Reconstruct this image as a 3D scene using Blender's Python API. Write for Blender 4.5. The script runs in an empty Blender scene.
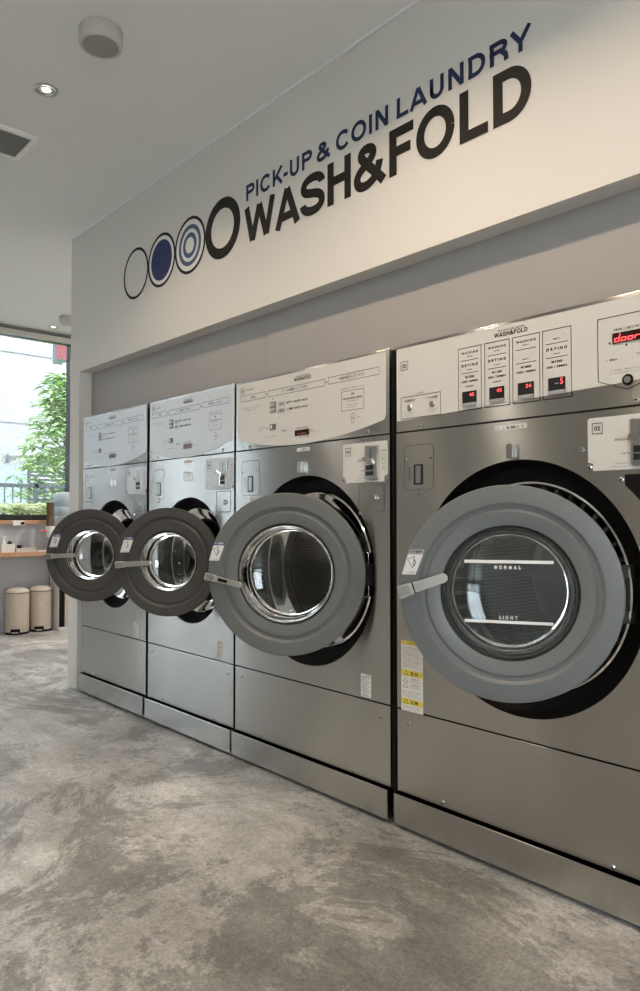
import bpy, bmesh, math, random
from mathutils import Vector, Matrix
random.seed(7)
PI = math.pi
C = bpy.context.scene.collection
SC = bpy.context.scene

# ------------------------------------------------------------------ materials
def new_mat(name):
    m = bpy.data.materials.new(name); m.use_nodes = True
    return m, m.node_tree, m.node_tree.nodes['Principled BSDF']

def plain(name, col, rough=.5, metal=0., emit=None, es=0., trans=0., ior=1.45, spec=.5, alpha=1., var=0.04, scale=30, coat=0.):
    """simple procedural material: base colour with a little noise in it"""
    m, nt, b = new_mat(name)
    b.inputs['Roughness'].default_value = rough
    b.inputs['Metallic'].default_value = metal
    b.inputs['IOR'].default_value = ior
    b.inputs['Specular IOR Level'].default_value = spec
    b.inputs['Transmission Weight'].default_value = trans
    b.inputs['Alpha'].default_value = alpha
    b.inputs['Coat Weight'].default_value = coat
    if emit:
        b.inputs['Emission Color'].default_value = (*emit, 1); b.inputs['Emission Strength'].default_value = es
    if var > 0:
        tc = nt.nodes.new('ShaderNodeTexCoord')
        n = nt.nodes.new('ShaderNodeTexNoise'); n.inputs['Scale'].default_value = scale; n.inputs['Detail'].default_value = 3
        r = nt.nodes.new('ShaderNodeValToRGB')
        r.color_ramp.elements[0].position = .3; r.color_ramp.elements[1].position = .7
        r.color_ramp.elements[0].color = (*[c * (1 - var) for c in col], 1)
        r.color_ramp.elements[1].color = (*[min(1, c * (1 + var)) for c in col], 1)
        nt.links.new(tc.outputs['Object'], n.inputs['Vector']); nt.links.new(n.outputs['Fac'], r.inputs['Fac'])
        nt.links.new(r.outputs['Color'], b.inputs['Base Color'])
    else:
        b.inputs['Base Color'].default_value = (*col, 1)
    return m

def steel(name, col, rough, aniso=1.0, streak=.016, brush=.012):
    m, nt, b = new_mat(name)
    b.inputs['Metallic'].default_value = 1
    b.inputs['Anisotropic'].default_value = aniso
    tc = nt.nodes.new('ShaderNodeTexCoord')
    mp = nt.nodes.new('ShaderNodeMapping'); mp.inputs['Scale'].default_value = (.35, .35, 1100)
    n = nt.nodes.new('ShaderNodeTexNoise'); n.inputs['Scale'].default_value = 1.6; n.inputs['Detail'].default_value = 4
    nt.links.new(tc.outputs['Object'], mp.inputs['Vector']); nt.links.new(mp.outputs['Vector'], n.inputs['Vector'])
    r = nt.nodes.new('ShaderNodeMapRange'); r.inputs['From Min'].default_value = .3; r.inputs['From Max'].default_value = .7
    r.inputs['To Min'].default_value = rough - brush * .5; r.inputs['To Max'].default_value = rough + brush * .5
    nt.links.new(n.outputs['Fac'], r.inputs['Value']); nt.links.new(r.outputs['Result'], b.inputs['Roughness'])
    # cloudy handling marks
    n2 = nt.nodes.new('ShaderNodeTexNoise'); n2.inputs['Scale'].default_value = 3.0; n2.inputs['Detail'].default_value = 3
    nt.links.new(tc.outputs['Object'], n2.inputs['Vector'])
    mx = nt.nodes.new('ShaderNodeMath'); mx.operation = 'MULTIPLY_ADD'; mx.inputs[1].default_value = .5
    nt.links.new(n2.outputs['Fac'], mx.inputs[0])
    ml = nt.nodes.new('ShaderNodeMath'); ml.operation = 'MULTIPLY'; ml.inputs[1].default_value = .5
    nt.links.new(n.outputs['Fac'], ml.inputs[0]); nt.links.new(ml.outputs[0], mx.inputs[2])
    cr = nt.nodes.new('ShaderNodeValToRGB')
    cr.color_ramp.elements[0].position = .3; cr.color_ramp.elements[1].position = .7
    cr.color_ramp.elements[0].color = (*[c * (1 - streak) for c in col], 1)
    cr.color_ramp.elements[1].color = (*[c * (1 + streak) for c in col], 1)
    nt.links.new(mx.outputs[0], cr.inputs['Fac']); nt.links.new(cr.outputs['Color'], b.inputs['Base Color'])
    # horizontal brushing direction
    cx = nt.nodes.new('ShaderNodeCombineXYZ'); cx.inputs[2].default_value = 1
    nt.links.new(cx.outputs[0], b.inputs['Tangent'])
    return m

def concrete():
    m, nt, b = new_mat('polished_concrete')
    L = nt.links.new
    tc = nt.nodes.new('ShaderNodeTexCoord')
    def noise(s, d=5, dist=0., r=.55):
        n = nt.nodes.new('ShaderNodeTexNoise'); n.inputs['Scale'].default_value = s; n.inputs['Detail'].default_value = d
        n.inputs['Distortion'].default_value = dist; n.inputs['Roughness'].default_value = r
        L(tc.outputs['Object'], n.inputs['Vector']); return n
    def ramp(src, p0, p1, c0, c1):
        r = nt.nodes.new('ShaderNodeValToRGB'); e = r.color_ramp.elements
        e[0].position = p0; e[1].position = p1; e[0].color = (*c0, 1); e[1].color = (*c1, 1)
        L(src, r.inputs['Fac']); return r.outputs['Color']
    def mul(a, c, f=1., mode='MULTIPLY'):
        x = nt.nodes.new('ShaderNodeMix'); x.data_type = 'RGBA'; x.blend_type = mode; x.inputs[0].default_value = f
        L(a, x.inputs[6]); L(c, x.inputs[7]); return x.outputs[2]
    big = ramp(noise(.9, 7, .5, .62).outputs['Fac'], .36, .62, FL_D, FL_L)
    patch = ramp(noise(1.1, 13, .9, .80).outputs['Fac'], .462, .494, (.58, .575, .56), (1, 1, 1))
    blot = ramp(noise(2.1, 13, .5, .84).outputs['Fac'], .47, .53, (.88, .875, .87), (1.10, 1.105, 1.11))
    fine = ramp(noise(34, 6, 0, .75).outputs['Fac'], .34, .66, (.80, .80, .80), (1.14, 1.14, 1.14))
    fine2 = ramp(noise(85, 5, 0, .8).outputs['Fac'], .36, .64, (.70, .70, .70), (1.2, 1.2, 1.2))
    mp = nt.nodes.new('ShaderNodeMapping'); mp.inputs['Rotation'].default_value = (0, 0, .5); mp.inputs['Scale'].default_value = (.7, 5, 1)
    n = nt.nodes.new('ShaderNodeTexNoise'); n.inputs['Scale'].default_value = 1.3; n.inputs['Detail'].default_value = 8; n.inputs['Distortion'].default_value = .8
    L(tc.outputs['Object'], mp.inputs['Vector']); L(mp.outputs['Vector'], n.inputs['Vector'])
    trowel = ramp(n.outputs['Fac'], .34, .60, (.80, .79, .77), (1.05, 1.05, 1.05))
    v = nt.nodes.new('ShaderNodeTexVoronoi'); v.inputs['Scale'].default_value = 42; L(tc.outputs['Object'], v.inputs['Vector'])
    pits = ramp(v.outputs['Distance'], .02, .16, (.72, .72, .72), (1, 1, 1))
    c = mul(mul(mul(mul(mul(mul(big, patch), blot), fine), fine2), trowel), pits, .7)
    L(c, b.inputs['Base Color'])
    rr = nt.nodes.new('ShaderNodeMapRange'); rr.inputs['To Min'].default_value = .24; rr.inputs['To Max'].default_value = .52
    L(noise(3.2, 6, .5).outputs['Fac'], rr.inputs['Value']); L(rr.outputs['Result'], b.inputs['Roughness'])
    bp = nt.nodes.new('ShaderNodeBump'); bp.inputs['Strength'].default_value = .25; bp.inputs['Distance'].default_value = .003
    L(noise(55, 5).outputs['Fac'], bp.inputs['Height']); L(bp.outputs['Normal'], b.inputs['Normal'])
    return m

def outer_fresnel(nt):
    """Fresnel reflectance of a pane's outer faces only"""
    fr = nt.nodes.new('ShaderNodeFresnel'); fr.inputs['IOR'].default_value = 1.45
    ge = nt.nodes.new('ShaderNodeNewGeometry')
    iv = nt.nodes.new('ShaderNodeMath'); iv.operation = 'SUBTRACT'; iv.inputs[0].default_value = 1; nt.links.new(ge.outputs['Backfacing'], iv.inputs[1])
    ml = nt.nodes.new('ShaderNodeMath'); ml.operation = 'MULTIPLY'; nt.links.new(fr.outputs[0], ml.inputs[0]); nt.links.new(iv.outputs[0], ml.inputs[1])
    return ml
def wired_glass():
    """window pane with a fine diagonal wire mesh cast in it"""
    m = bpy.data.materials.new('wired_glass'); m.use_nodes = True; nt = m.node_tree
    for n in list(nt.nodes): nt.nodes.remove(n)
    L = nt.links.new
    out = nt.nodes.new('ShaderNodeOutputMaterial')
    tr = nt.nodes.new('ShaderNodeBsdfTransparent'); tr.inputs[0].default_value = (.40, .41, .412, 1)
    gl = nt.nodes.new('ShaderNodeBsdfGlossy'); gl.inputs['Roughness'].default_value = .02
    fr = outer_fresnel(nt)
    mx = nt.nodes.new('ShaderNodeMixShader'); L(fr.outputs[0], mx.inputs[0]); L(tr.outputs[0], mx.inputs[1]); L(gl.outputs[0], mx.inputs[2])
    tc = nt.nodes.new('ShaderNodeTexCoord'); sp = nt.nodes.new('ShaderNodeSeparateXYZ'); L(tc.outputs['Object'], sp.inputs[0])
    def mt(op, a, b=None, v=None):
        n = nt.nodes.new('ShaderNodeMath'); n.operation = op
        L(a, n.inputs[0])
        if b is not None: L(b, n.inputs[1])
        if v is not None: n.inputs[1].default_value = v
        return n.outputs[0]
    lines = []
    for op in ('ADD', 'SUBTRACT'):
        s = mt(op, sp.outputs['Y'], sp.outputs['Z'])
        s = mt('MULTIPLY', s, v=1 / .045)
        s = mt('FRACT', s)
        lines.append(mt('LESS_THAN', s, v=.05))
    li = mt('MAXIMUM', lines[0], lines[1])
    li = mt('MULTIPLY', li, v=.45)
    df = nt.nodes.new('ShaderNodeBsdfDiffuse'); df.inputs[0].default_value = (.35, .37, .38, 1)
    m2 = nt.nodes.new('ShaderNodeMixShader'); L(li, m2.inputs[0]); L(mx.outputs[0], m2.inputs[1]); L(df.outputs[0], m2.inputs[2])
    L(m2.outputs[0], out.inputs[0])
    return m

def added_glass(tint=.9):
    m = bpy.data.materials.new('added_pane_glass'); m.use_nodes = True; nt = m.node_tree
    for n in list(nt.nodes): nt.nodes.remove(n)
    out = nt.nodes.new('ShaderNodeOutputMaterial'); tr = nt.nodes.new('ShaderNodeBsdfTransparent'); tr.inputs[0].default_value = (tint, tint * 1.03, tint * 1.03, 1)
    gl = nt.nodes.new('ShaderNodeBsdfGlossy'); gl.inputs['Roughness'].default_value = .02; fr = outer_fresnel(nt); mx = nt.nodes.new('ShaderNodeMixShader')
    nt.links.new(fr.outputs[0], mx.inputs[0]); nt.links.new(tr.outputs[0], mx.inputs[1]); nt.links.new(gl.outputs[0], mx.inputs[2]); nt.links.new(mx.outputs[0], out.inputs[0])
    return m

def perforated():
    m, nt, b = new_mat('perforated_drum_steel'); L = nt.links.new
    b.inputs['Metallic'].default_value = 1; b.inputs['Roughness'].default_value = .28
    tc = nt.nodes.new('ShaderNodeTexCoord'); sp = nt.nodes.new('ShaderNodeSeparateXYZ'); L(tc.outputs['Object'], sp.inputs[0])
    at = nt.nodes.new('ShaderNodeMath'); at.operation = 'ARCTAN2'; L(sp.outputs['X'], at.inputs[0]); L(sp.outputs['Z'], at.inputs[1])
    a2 = nt.nodes.new('ShaderNodeMath'); a2.operation = 'MULTIPLY'; a2.inputs[1].default_value = .3; L(at.outputs[0], a2.inputs[0])
    cb = nt.nodes.new('ShaderNodeCombineXYZ'); L(a2.outputs[0], cb.inputs[0]); L(sp.outputs['Y'], cb.inputs[1])
    v = nt.nodes.new('ShaderNodeTexVoronoi'); v.voronoi_dimensions = '2D'; v.inputs['Scale'].default_value = 78; v.inputs['Randomness'].default_value = 0
    L(cb.outputs[0], v.inputs['Vector'])
    r = nt.nodes.new('ShaderNodeValToRGB'); e = r.color_ramp.elements
    e[0].position = .22; e[1].position = .27; e[0].color = (.005, .005, .005, 1); e[1].color = (.11, .11, .108, 1)
    L(v.outputs['Distance'], r.inputs['Fac']); L(r.outputs['Color'], b.inputs['Base Color'])
    return m

FL_D, FL_L = (.37, .365, .355), (.68, .68, .675)
M = {}
M['steel'] = steel('brushed_stainless', (.54, .53, .51), .235)
M['steel_edge'] = plain('stainless_edge', (.55, .53, .50), .25, 1)
M['chrome'] = plain('polished_chrome', (.80, .80, .79), .07, 1, var=0)
M['handle'] = plain('bright_handle_metal', (.88, .87, .85), .16, .95, var=0)
M['satin'] = plain('satin_metal', (.52, .52, .50), .3, 1)
M['print_white'] = plain('white_fascia', (.62, .61, .585), .42, var=.006, spec=.45)
M['fascia_grey'] = plain('grey_fascia', (.60, .615, .63), .36, .4, var=.006, spec=.5)
M['ink'] = plain('black_ink', (.02, .02, .02), .5, var=0)
M['ink_grey'] = plain('grey_ink', (.16, .16, .16), .5, var=0)
M['dark'] = plain('dark_cabinet', (.03, .028, .025), .55)
M['dull_steel'] = plain('dull_drum_steel', (.16, .16, .157), .3, 1, var=.02)
M['black_chrome'] = plain('dark_window_trim', (.035, .037, .037), .25, 0, var=0)
M['black'] = plain('black_rubber', (.005, .005, .006), .6, var=0, spec=.2)
M['door_grey'] = plain('grey_door_plastic', (.155, .163, .163), .38, spec=.4, var=.01)
M['door_dark'] = plain('dark_grey_door_plastic', (.068, .066, .063), .36, spec=.35, var=.01)
M['groove'] = plain('groove_grey', (.12, .12, .118), .4)
M['glass'] = plain('door_glass', (.92, .94, .94), .0, trans=1, ior=1.45, var=0)
M['white_mark'] = plain('white_mark', (.85, .85, .83), .5, var=0)
M['blue_head'] = plain('blue_sticker_head', (.05, .09, .20), .5, var=0)
M['grey_head'] = plain('grey_sticker_head', (.35, .34, .36), .5, var=0)
M['paper'] = plain('white_sticker', (.72, .71, .70), .5, var=0)
M['yellow'] = plain('yellow_sticker', (.72, .60, .08), .5, var=0)
M['led'] = plain('red_led', (.5, .02, .02), .4, emit=(1, .10, .10), es=1.3, var=0)
M['led_off'] = plain('led_window', (.035, .012, .012), .15, var=0)
M['led_dark'] = plain('dark_button', (.02, .02, .022), .25, var=0)
M['drum'] = perforated()
M['grey_plastic'] = plain('grey_plastic', (.35, .35, .35), .4)
M['concrete'] = concrete()
M['ceil'] = plain('ceiling_paint', (.86, .86, .845), .85, scale=4, var=.01)
M['wall'] = plain('cream_wall_paper', (.72, .70, .665), .8, scale=260, var=.035)
M['wall_grey'] = plain('grey_wall_paint', (.48, .475, .49), .8, scale=8, var=.02)
M['recess'] = plain('taupe_recess_board', (.37, .355, .345), .6, scale=5, var=.01)
M['room'] = plain('far_room_wall', (.34, .32, .29), .8)
M['wglass'] = wired_glass()
M['added_glass'] = added_glass(); M['added_door_glass'] = added_glass(.52)
M['frame_black'] = plain('black_window_frame', (.015, .016, .017), .35)
M['blind'] = plain('blind_box_cream', (.55, .53, .49), .6)
M['rail_grey'] = plain('rail_grey', (.26, .26, .26), .5)
M['wood'] = None
M['navy'] = plain('navy_lettering', (.020, .032, .085), .6, var=0, spec=.25)
M['blue'] = plain('blue_disc', (.032, .045, .135), .6, var=0, spec=.25)
M['blue2'] = plain('steel_blue_rings', (.055, .10, .19), .4, var=0)
M['letter'] = plain('brown_black_lettering', (.014, .012, .010), .6, var=0, spec=.3)
M['white_disc'] = plain('white_disc', (.80, .79, .77), .6, var=0)
M['dev_white'] = plain('off_white_plastic', (.58, .56, .51), .5)
M['mesh_grey'] = plain('speaker_mesh_grey', (.33, .32, .29), .7, scale=900, var=.3)
M['bin'] = plain('cream_lacquered_steel', (.60, .50, .40), .35, coat=.2)
M['bin_lid'] = plain('cream_bin_lid', (.62, .55, .47), .35)
M['vent_white'] = plain('vent_frame_white', (.95, .95, .94), .4)
M['slat'] = plain('vent_slat_grey', (.30, .30, .29), .4)
M['white'] = plain('white_plastic', (.75, .75, .73), .4)
M['clear'] = plain('clear_blue_bottle', (.74, .84, .92), .35, trans=.45, ior=1.2, var=0)
M['brown_tube'] = plain('smoky_brown_tube', (.17, .11, .06), .2, trans=.2)
M['red'] = plain('red_plastic', (.75, .08, .06), .4)
M['foliage'] = None

def wood():
    m, nt, b = new_mat('warm_wood'); L = nt.links.new
    tc = nt.nodes.new('ShaderNodeTexCoord'); mp = nt.nodes.new('ShaderNodeMapping'); mp.inputs['Scale'].default_value = (14, 1.5, 30)
    n = nt.nodes.new('ShaderNodeTexNoise'); n.inputs['Scale'].default_value = 3; n.inputs['Detail'].default_value = 6; n.inputs['Distortion'].default_value = .4
    r = nt.nodes.new('ShaderNodeValToRGB'); e = r.color_ramp.elements
    e[0].position = .3; e[1].position = .7; e[0].color = (.40, .20, .10, 1); e[1].color = (.56, .32, .18, 1)
    L(tc.outputs['Object'], mp.inputs[0]); L(mp.outputs[0], n.inputs['Vector']); L(n.outputs['Fac'], r.inputs[0]); L(r.outputs[0], b.inputs['Base Color'])
    b.inputs['Roughness'].default_value = .45
    return m
M['wood'] = wood()
M['leaf'] = plain('fresh_green_leaves', (.50, .72, .32), .45, var=.45, scale=5, spec=.4)
M['hedge'] = plain('light_green_hedge', (.66, .76, .36), .5, var=.4, scale=14)
M['bark'] = plain('pale_bark', (.35, .29, .23), .8, var=.2, scale=20)
M['facade'] = plain('white_facade', (.62, .625, .625), .8, var=.02, scale=2)
M['facade_joint'] = plain('facade_joint', (.22, .22, .23), .8)
M['louvre'] = plain('grey_louvre', (.14, .155, .175), .5)
M['fence'] = plain('grey_fence_metal', (.20, .23, .26), .45)
M['asphalt'] = plain('pale_paving', (.45, .45, .44), .8, var=.1)
M['bluepanel'] = plain('pale_blue_panel', (.55, .70, .78), .6)
M['sign_red'] = plain('faded_red_sign', (.42, .13, .14), .6)
M['sign_green'] = plain('dull_green_sign', (.12, .19, .15), .6)
M['lamp'] = plain('lit_lamp', (1, .9, .8), .4, emit=(1, .86, .68), es=9, var=0)

# ------------------------------------------------------------------ mesh builder
class G:
    def __init__(s): s.v = []; s.f = []; s.m = []; s.mats = []
    def mi(s, k):
        if k not in s.mats: s.mats.append(k)
        return s.mats.index(k)
    def add(s, vs, fs, k):
        o = len(s.v); i = s.mi(k)
        s.v += [tuple(v) for v in vs]
        for f in fs: s.f.append([o + q for q in f]); s.m.append(i)
    def box(s, x0, x1, y0, y1, z0, z1, k):
        s.add([(x0, y0, z0), (x1, y0, z0), (x1, y1, z0), (x0, y1, z0), (x0, y0, z1), (x1, y0, z1), (x1, y1, z1), (x0, y1, z1)],
              [(0, 3, 2, 1), (4, 5, 6, 7), (0, 1, 5, 4), (1, 2, 6, 5), (2, 3, 7, 6), (3, 0, 4, 7)], k)
    def prism(s, pts, y0, y1, k):
        """outline in x,z, from front y0 to back y1"""
        n = len(pts)
        a = sum(pts[i][0] * pts[(i + 1) % n][1] - pts[(i + 1) % n][0] * pts[i][1] for i in range(n))
        if a < 0: pts = pts[::-1]
        vs = [(x, y0, z) for x, z in pts] + [(x, y1, z) for x, z in pts]
        s.add(vs, [list(range(n)), [n + i for i in range(n)][::-1]] + [(i, n + i, n + (i + 1) % n, (i + 1) % n) for i in range(n)], k)
    def flat(s, pts, y, k):
        n = len(pts)
        a = sum(pts[i][0] * pts[(i + 1) % n][1] - pts[(i + 1) % n][0] * pts[i][1] for i in range(n))
        if a < 0: pts = pts[::-1]
        s.add([(x, y, z) for x, z in pts], [list(range(n))], k)
    def rect(s, x0, x1, z0, z1, y, k): s.flat([(x0, z0), (x1, z0), (x1, z1), (x0, z1)], y, k)
    def ringflat(s, cx, cz, r0, r1, y, k, n=64):
        vs = []
        for i in range(n):
            a = 2 * PI * i / n
            vs += [(cx + r0 * math.cos(a), y, cz + r0 * math.sin(a)), (cx + r1 * math.cos(a), y, cz + r1 * math.sin(a))]
        s.add(vs, [(2 * i, 2 * i + 1, (2 * i + 3) % (2 * n), (2 * i + 2) % (2 * n)) for i in range(n)], k)
    def frame(s, x0, x1, z0, z1, t, y, k, chop=None):
        s.rect(x0, x1, z0, z0 + t, y, k); s.rect(x0, x1, z1 - t, z1, y, k)
        s.rect(x0, x0 + t, z0 + t, z1 - t, y, k); s.rect(x1 - t, x1, z0 + t, z1 - t, y, k)
    def outline(s, pts, t, y, k):
        s.ribbon(pts + [pts[0], pts[1]], t, y, k)
    def ribbon(s, pts, w, y, k):
        P = [Vector((a, b)) for a, b in pts]
        # drop duplicates
        Q = [P[0]]
        for p in P[1:]:
            if (p - Q[-1]).length > 1e-7: Q.append(p)
        P = Q; n = len(P); Lh = []; Rh = []
        for i in range(n):
            d0 = (P[i] - P[i - 1]).normalized() if i > 0 else (P[1] - P[0]).normalized()
            d1 = (P[i + 1] - P[i]).normalized() if i < n - 1 else d0
            n0 = Vector((-d0.y, d0.x)); n1 = Vector((-d1.y, d1.x)); mm = (n0 + n1)
            if mm.length < 1e-6: mm = n0
            mm.normalize(); q = w / 2 / max(.35, mm.dot(n0))
            Lh.append(P[i] + mm * q); Rh.append(P[i] - mm * q)
        vs = [(p.x, y, p.y) for p in Rh] + [(p.x, y, p.y) for p in Lh]
        s.add(vs, [(i, i + 1, n + i + 1, n + i) for i in range(n - 1)], k)
    def lathe(s, prof, k, cx=0, cy=0, cz=0, axis='y', n=96, closed=False, ks=None):
        """prof: (r, h) along axis"""
        vs = []; m = len(prof)
        for i in range(n):
            a = 2 * PI * i / n; c, q = math.cos(a), math.sin(a)
            for r, h in prof:
                vs.append((cx + r * c, cy + h, cz + r * q) if axis == 'y' else ((cx + r * c, cy + r * q, cz + h) if axis == 'z' else (cx + h, cy + r * c, cz + r * q)))
        L = m if closed else m - 1
        for j in range(L):
            kk = ks[j] if ks else k
            fs = []
            for i in range(n):
                a0 = i * m + j; a1 = i * m + (j + 1) % m; b0 = ((i + 1) % n) * m + j; b1 = ((i + 1) % n) * m + (j + 1) % m
                fs.append((a0, b0, b1, a1) if axis != 'y' else (a0, a1, b1, b0))
            o = len(s.v)
            if j == 0: s.v += vs; base = o
            i_ = s.mi(kk)
            for f in fs: s.f.append([base + q for q in f]); s.m.append(i_)
    def tube(s, p0, p1, r, k, n=12):
        p0, p1 = Vector(p0), Vector(p1); d = (p1 - p0).normalized()
        u = d.cross(Vector((0, 0, 1)));
        if u.length < .01: u = d.cross(Vector((1, 0, 0)))
        u.normalize(); w = d.cross(u)
        vs = []
        for p in (p0, p1):
            for i in range(n):
                a = 2 * PI * i / n; vs.append(p + (u * math.cos(a) + w * math.sin(a)) * r)
        s.add(vs, [(i, (i + 1) % n, n + (i + 1) % n, n + i) for i in range(n)] + [list(range(n))[::-1], list(range(n, 2 * n))], k)
    def xform(s, M4, start=0):
        for i in range(start, len(s.v)): s.v[i] = tuple(M4 @ Vector(s.v[i]))
    def build(s, name, parent=None, loc=(0, 0, 0), rot=(0, 0, 0), smooth=35, bevel=0):
        me = bpy.data.meshes.new(name); me.from_pydata(s.v, [], s.f)
        for k in s.mats: me.materials.append(M[k])
        me.polygons.foreach_set('material_index', s.m); me.update()
        if smooth:
            me.polygons.foreach_set('use_smooth', [True] * len(me.polygons)); me.set_sharp_from_angle(angle=math.radians(smooth))
        o = bpy.data.objects.new(name, me); C.objects.link(o); o.location = loc; o.rotation_euler = rot
        if parent: o.parent = parent
        if bevel:
            b = o.modifiers.new('bevel', 'BEVEL'); b.width = bevel; b.segments = 2; b.limit_method = 'ANGLE'; b.angle_limit = math.radians(50)
        return o

def rrect(x0, x1, z0, z1, r, n=6):
    pts = []
    for cx, cz, a0 in ((x1 - r, z1 - r, 0), (x0 + r, z1 - r, 90), (x0 + r, z0 + r, 180), (x1 - r, z0 + r, 270)):
        for i in range(n + 1):
            a = math.radians(a0 + 90 * i / n); pts.append((cx + r * math.cos(a), cz + r * math.sin(a)))
    return pts

_tc = {}
def text_mesh(body, off):
    key = (body, off)
    if key in _tc: return _tc[key]
    c = bpy.data.curves.new('t', 'FONT'); c.body = body; c.size = 1; c.offset = off; c.resolution_u = 3
    o = bpy.data.objects.new('t', c); C.objects.link(o)
    dg = bpy.context.evaluated_depsgraph_get(); dg.update()
    me = bpy.data.meshes.new_from_object(o.evaluated_get(dg))
    vs = [(v.co.x, v.co.y) for v in me.vertices]; fs = [list(p.vertices) for p in me.polygons]
    bpy.data.objects.remove(o); bpy.data.curves.remove(c); bpy.data.meshes.remove(me)
    _tc[key] = (vs, fs); return _tc[key]
def text(g, body, x0, x1, z0, z1, y, k, off=.02, keep=False):
    """text stretched to fill the box x0..x1, z0..z1"""
    vs, fs = text_mesh(body, off)
    if not vs: return
    ax0, ax1 = min(v[0] for v in vs), max(v[0] for v in vs); az0, az1 = min(v[1] for v in vs), max(v[1] for v in vs)
    sx = (x1 - x0) / max(1e-6, ax1 - ax0); sz = (z1 - z0) / max(1e-6, az1 - az0)
    g.add([(x0 + (a - ax0) * sx, y, z0 + (b - az0) * sz) for a, b in vs], fs, k)

# ---- bold grotesque capitals drawn as strokes (unit cap height)
def arc(cx, cy, rx, ry, a0, a1, n=20):
    return [(cx + rx * math.cos(math.radians(a0 + (a1 - a0) * i / n)), cy + ry * math.sin(math.radians(a0 + (a1 - a0) * i / n))) for i in range(n + 1)]
def bez(*p, n=26):
    out = []
    for k in range(0, len(p) - 1, 3):
        a, b, c, d = p[k:k + 4]
        for i in range(n + 1):
            t = i / n; out.append(tuple(a[j] * (1 - t) ** 3 + 3 * b[j] * t * (1 - t) ** 2 + 3 * c[j] * t * t * (1 - t) + d[j] * t ** 3 for j in (0, 1)))
    return out
def glyph(ch, w):
    """returns (list of strokes, advance); stroke = (points) thickened by w"""
    h = w / 2; t = 1 - h
    if ch == 'M': return [[(.08 + h, 0), (.08 + h, 1)], [(1.0 - h, 0), (1.0 - h, 1)], [(.08 + h, .97), (.54, .12)], [(.54, .12), (1.0 - h, .97)]], 1.09
    if ch == 'W': return [[(.10, 1), (.36, 0 + h * .6)], [(.36, h * .6), (.66, 1 - h * .6)], [(.66, 1 - h * .6), (.96, h * .6)], [(.96, h * .6), (1.22, 1)]], 1.32
    if ch == 'A': return [[(.10, 0), (.48, 1 - h * .4)], [(.48, 1 - h * .4), (.88, 0)], [(.24, .27), (.74, .27)]], .98
    if ch == 'S': return [bez((.80, .70), (.78, .98 - h * .2), (.12, 1.06 - h), (.13, .70), (.14, .46), (.80, .58), (.79, .27), (.78, -.09 + h), (.12, -.06 + h), (.10, .31))], .91
    if ch == 'H': return [[(.08 + h, 0), (.08 + h, 1)], [(.86 - h, 0), (.86 - h, 1)], [(.08 + h, .54), (.86 - h, .54)]], .95
    if ch == 'F': return [[(.08 + h, 0), (.08 + h, 1)], [(.08, t), (.76, t)], [(.08, .50), (.68, .50)]], .79
    if ch == 'E': return [[(.08 + h, 0), (.08 + h, 1)], [(.08, t), (.76, t)], [(.08, .50), (.70, .50)], [(.08, h), (.78, h)]], .84
    if ch == 'O': return [arc(.53, .5, .49 - h, .52 - h, 0, 360, 40)], 1.06
    if ch == 'L': return [[(.08 + h, 0), (.08 + h, 1)], [(.08, h), (.74, h)]], .77
    if ch == 'D': return [[(.08 + h, 0), (.08 + h, 1)], [(.08, t)] + arc(.42, .5, .47 - h, .5 - h, 90, -90, 24) + [(.08, h)]], .96
    if ch == 'P': return [[(.08 + h, 0), (.08 + h, 1)], [(.08, t)] + arc(.52, .71 - h * .12, .32 - h * .9, .29 - h * .9, 90, -90, 18) + [(.08, .42 + h * .9)]], .86
    if ch == 'R': return [[(.08 + h, 0), (.08 + h, 1)], [(.08, t)] + arc(.55, .72 - h * .12, .32 - h * .9, .28 - h * .9, 90, -90, 18) + [(.08, .44 + h * .9)], [(.60, .44 + h * .6), (.78, .28), (.82, 0)]], .95
    if ch == 'I': return [[(.08 + h, 0), (.08 + h, 1)]], .16 + w
    if ch == 'C': return [arc(.52, .5, .48 - h, .52 - h, 38, 322, 30)], .99
    if ch == 'K': return [[(.08 + h, 0), (.08 + h, 1)], [(.82, 1.0), (.20, .30)], [(.38, .56), (.84, 0)]], .90
    if ch == '-': return [[(.04, .36), (.38, .36)]], .43
    if ch == 'U': return [[(.08 + h, 1), (.08 + h, .36)] + arc(.45, .37, .37 - h, .39 - h, 180, 360, 20) + [(.82 - h, 1)]], .91
    if ch == 'N': return [[(.08 + h, 0), (.08 + h, 1)], [(.86 - h, 0), (.86 - h, 1)], [(.08 + h, .97), (.86 - h, .03)]], .95
    if ch == 'Y': return [[(.06, 1), (.44, .42)], [(.82, 1), (.44, .42)], [(.44, .46), (.44, 0)]], .88
    if ch == 'G': return [arc(.52, .5, .48 - h, .52 - h, 40, 345, 30) + [(.92 - h, .48), (.56, .48)]], 1.03
    if ch == '&':
        P = [(.92, .03), (.62, .36), (.30, .62), (.24, .74), (.18, .98 - h * .3), (.62, 1.04 - h), (.60, .74), (.58, .54), (.10, .50), (.11, .26), (.12, .0), (.50, -.06 + h), (.66, .20), (.74, .32), (.78, .40), (.80, .52)]
        A_ = bez(*P[:4])[:-1] + bez(*P[3:7])[:14]; B_ = bez(*P[3:7])[12:-1] + bez(*P[6:10])[:-1] + bez(*P[9:])
        return [A_, B_], 1.0
    return [], .25
def lettering(g, s, x0, x1, z0, z1, w, y, k, sx=1.0):
    """row of stroked capitals; spaced to fill x0..x1"""
    ch = z1 - z0
    adv = [glyph(c, w)[1] for c in s]; tot = sum(adv) * ch * sx
    tr = ((x1 - x0) - tot) / max(1, len(s) - 1); x = x0
    if len(s) == 1: tr = 0
    q = 0
    for c, a in zip(s, adv):
        for st in glyph(c, w)[0]:
            q += 1; yy = y - .00006 * (q % 5)
            # equal stroke weight in both directions
            g.ribbon([(x + p[0] * ch * sx, z0 + p[1] * ch) for p in st], w * ch, yy, k)
        x += a * ch * sx + tr

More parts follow.
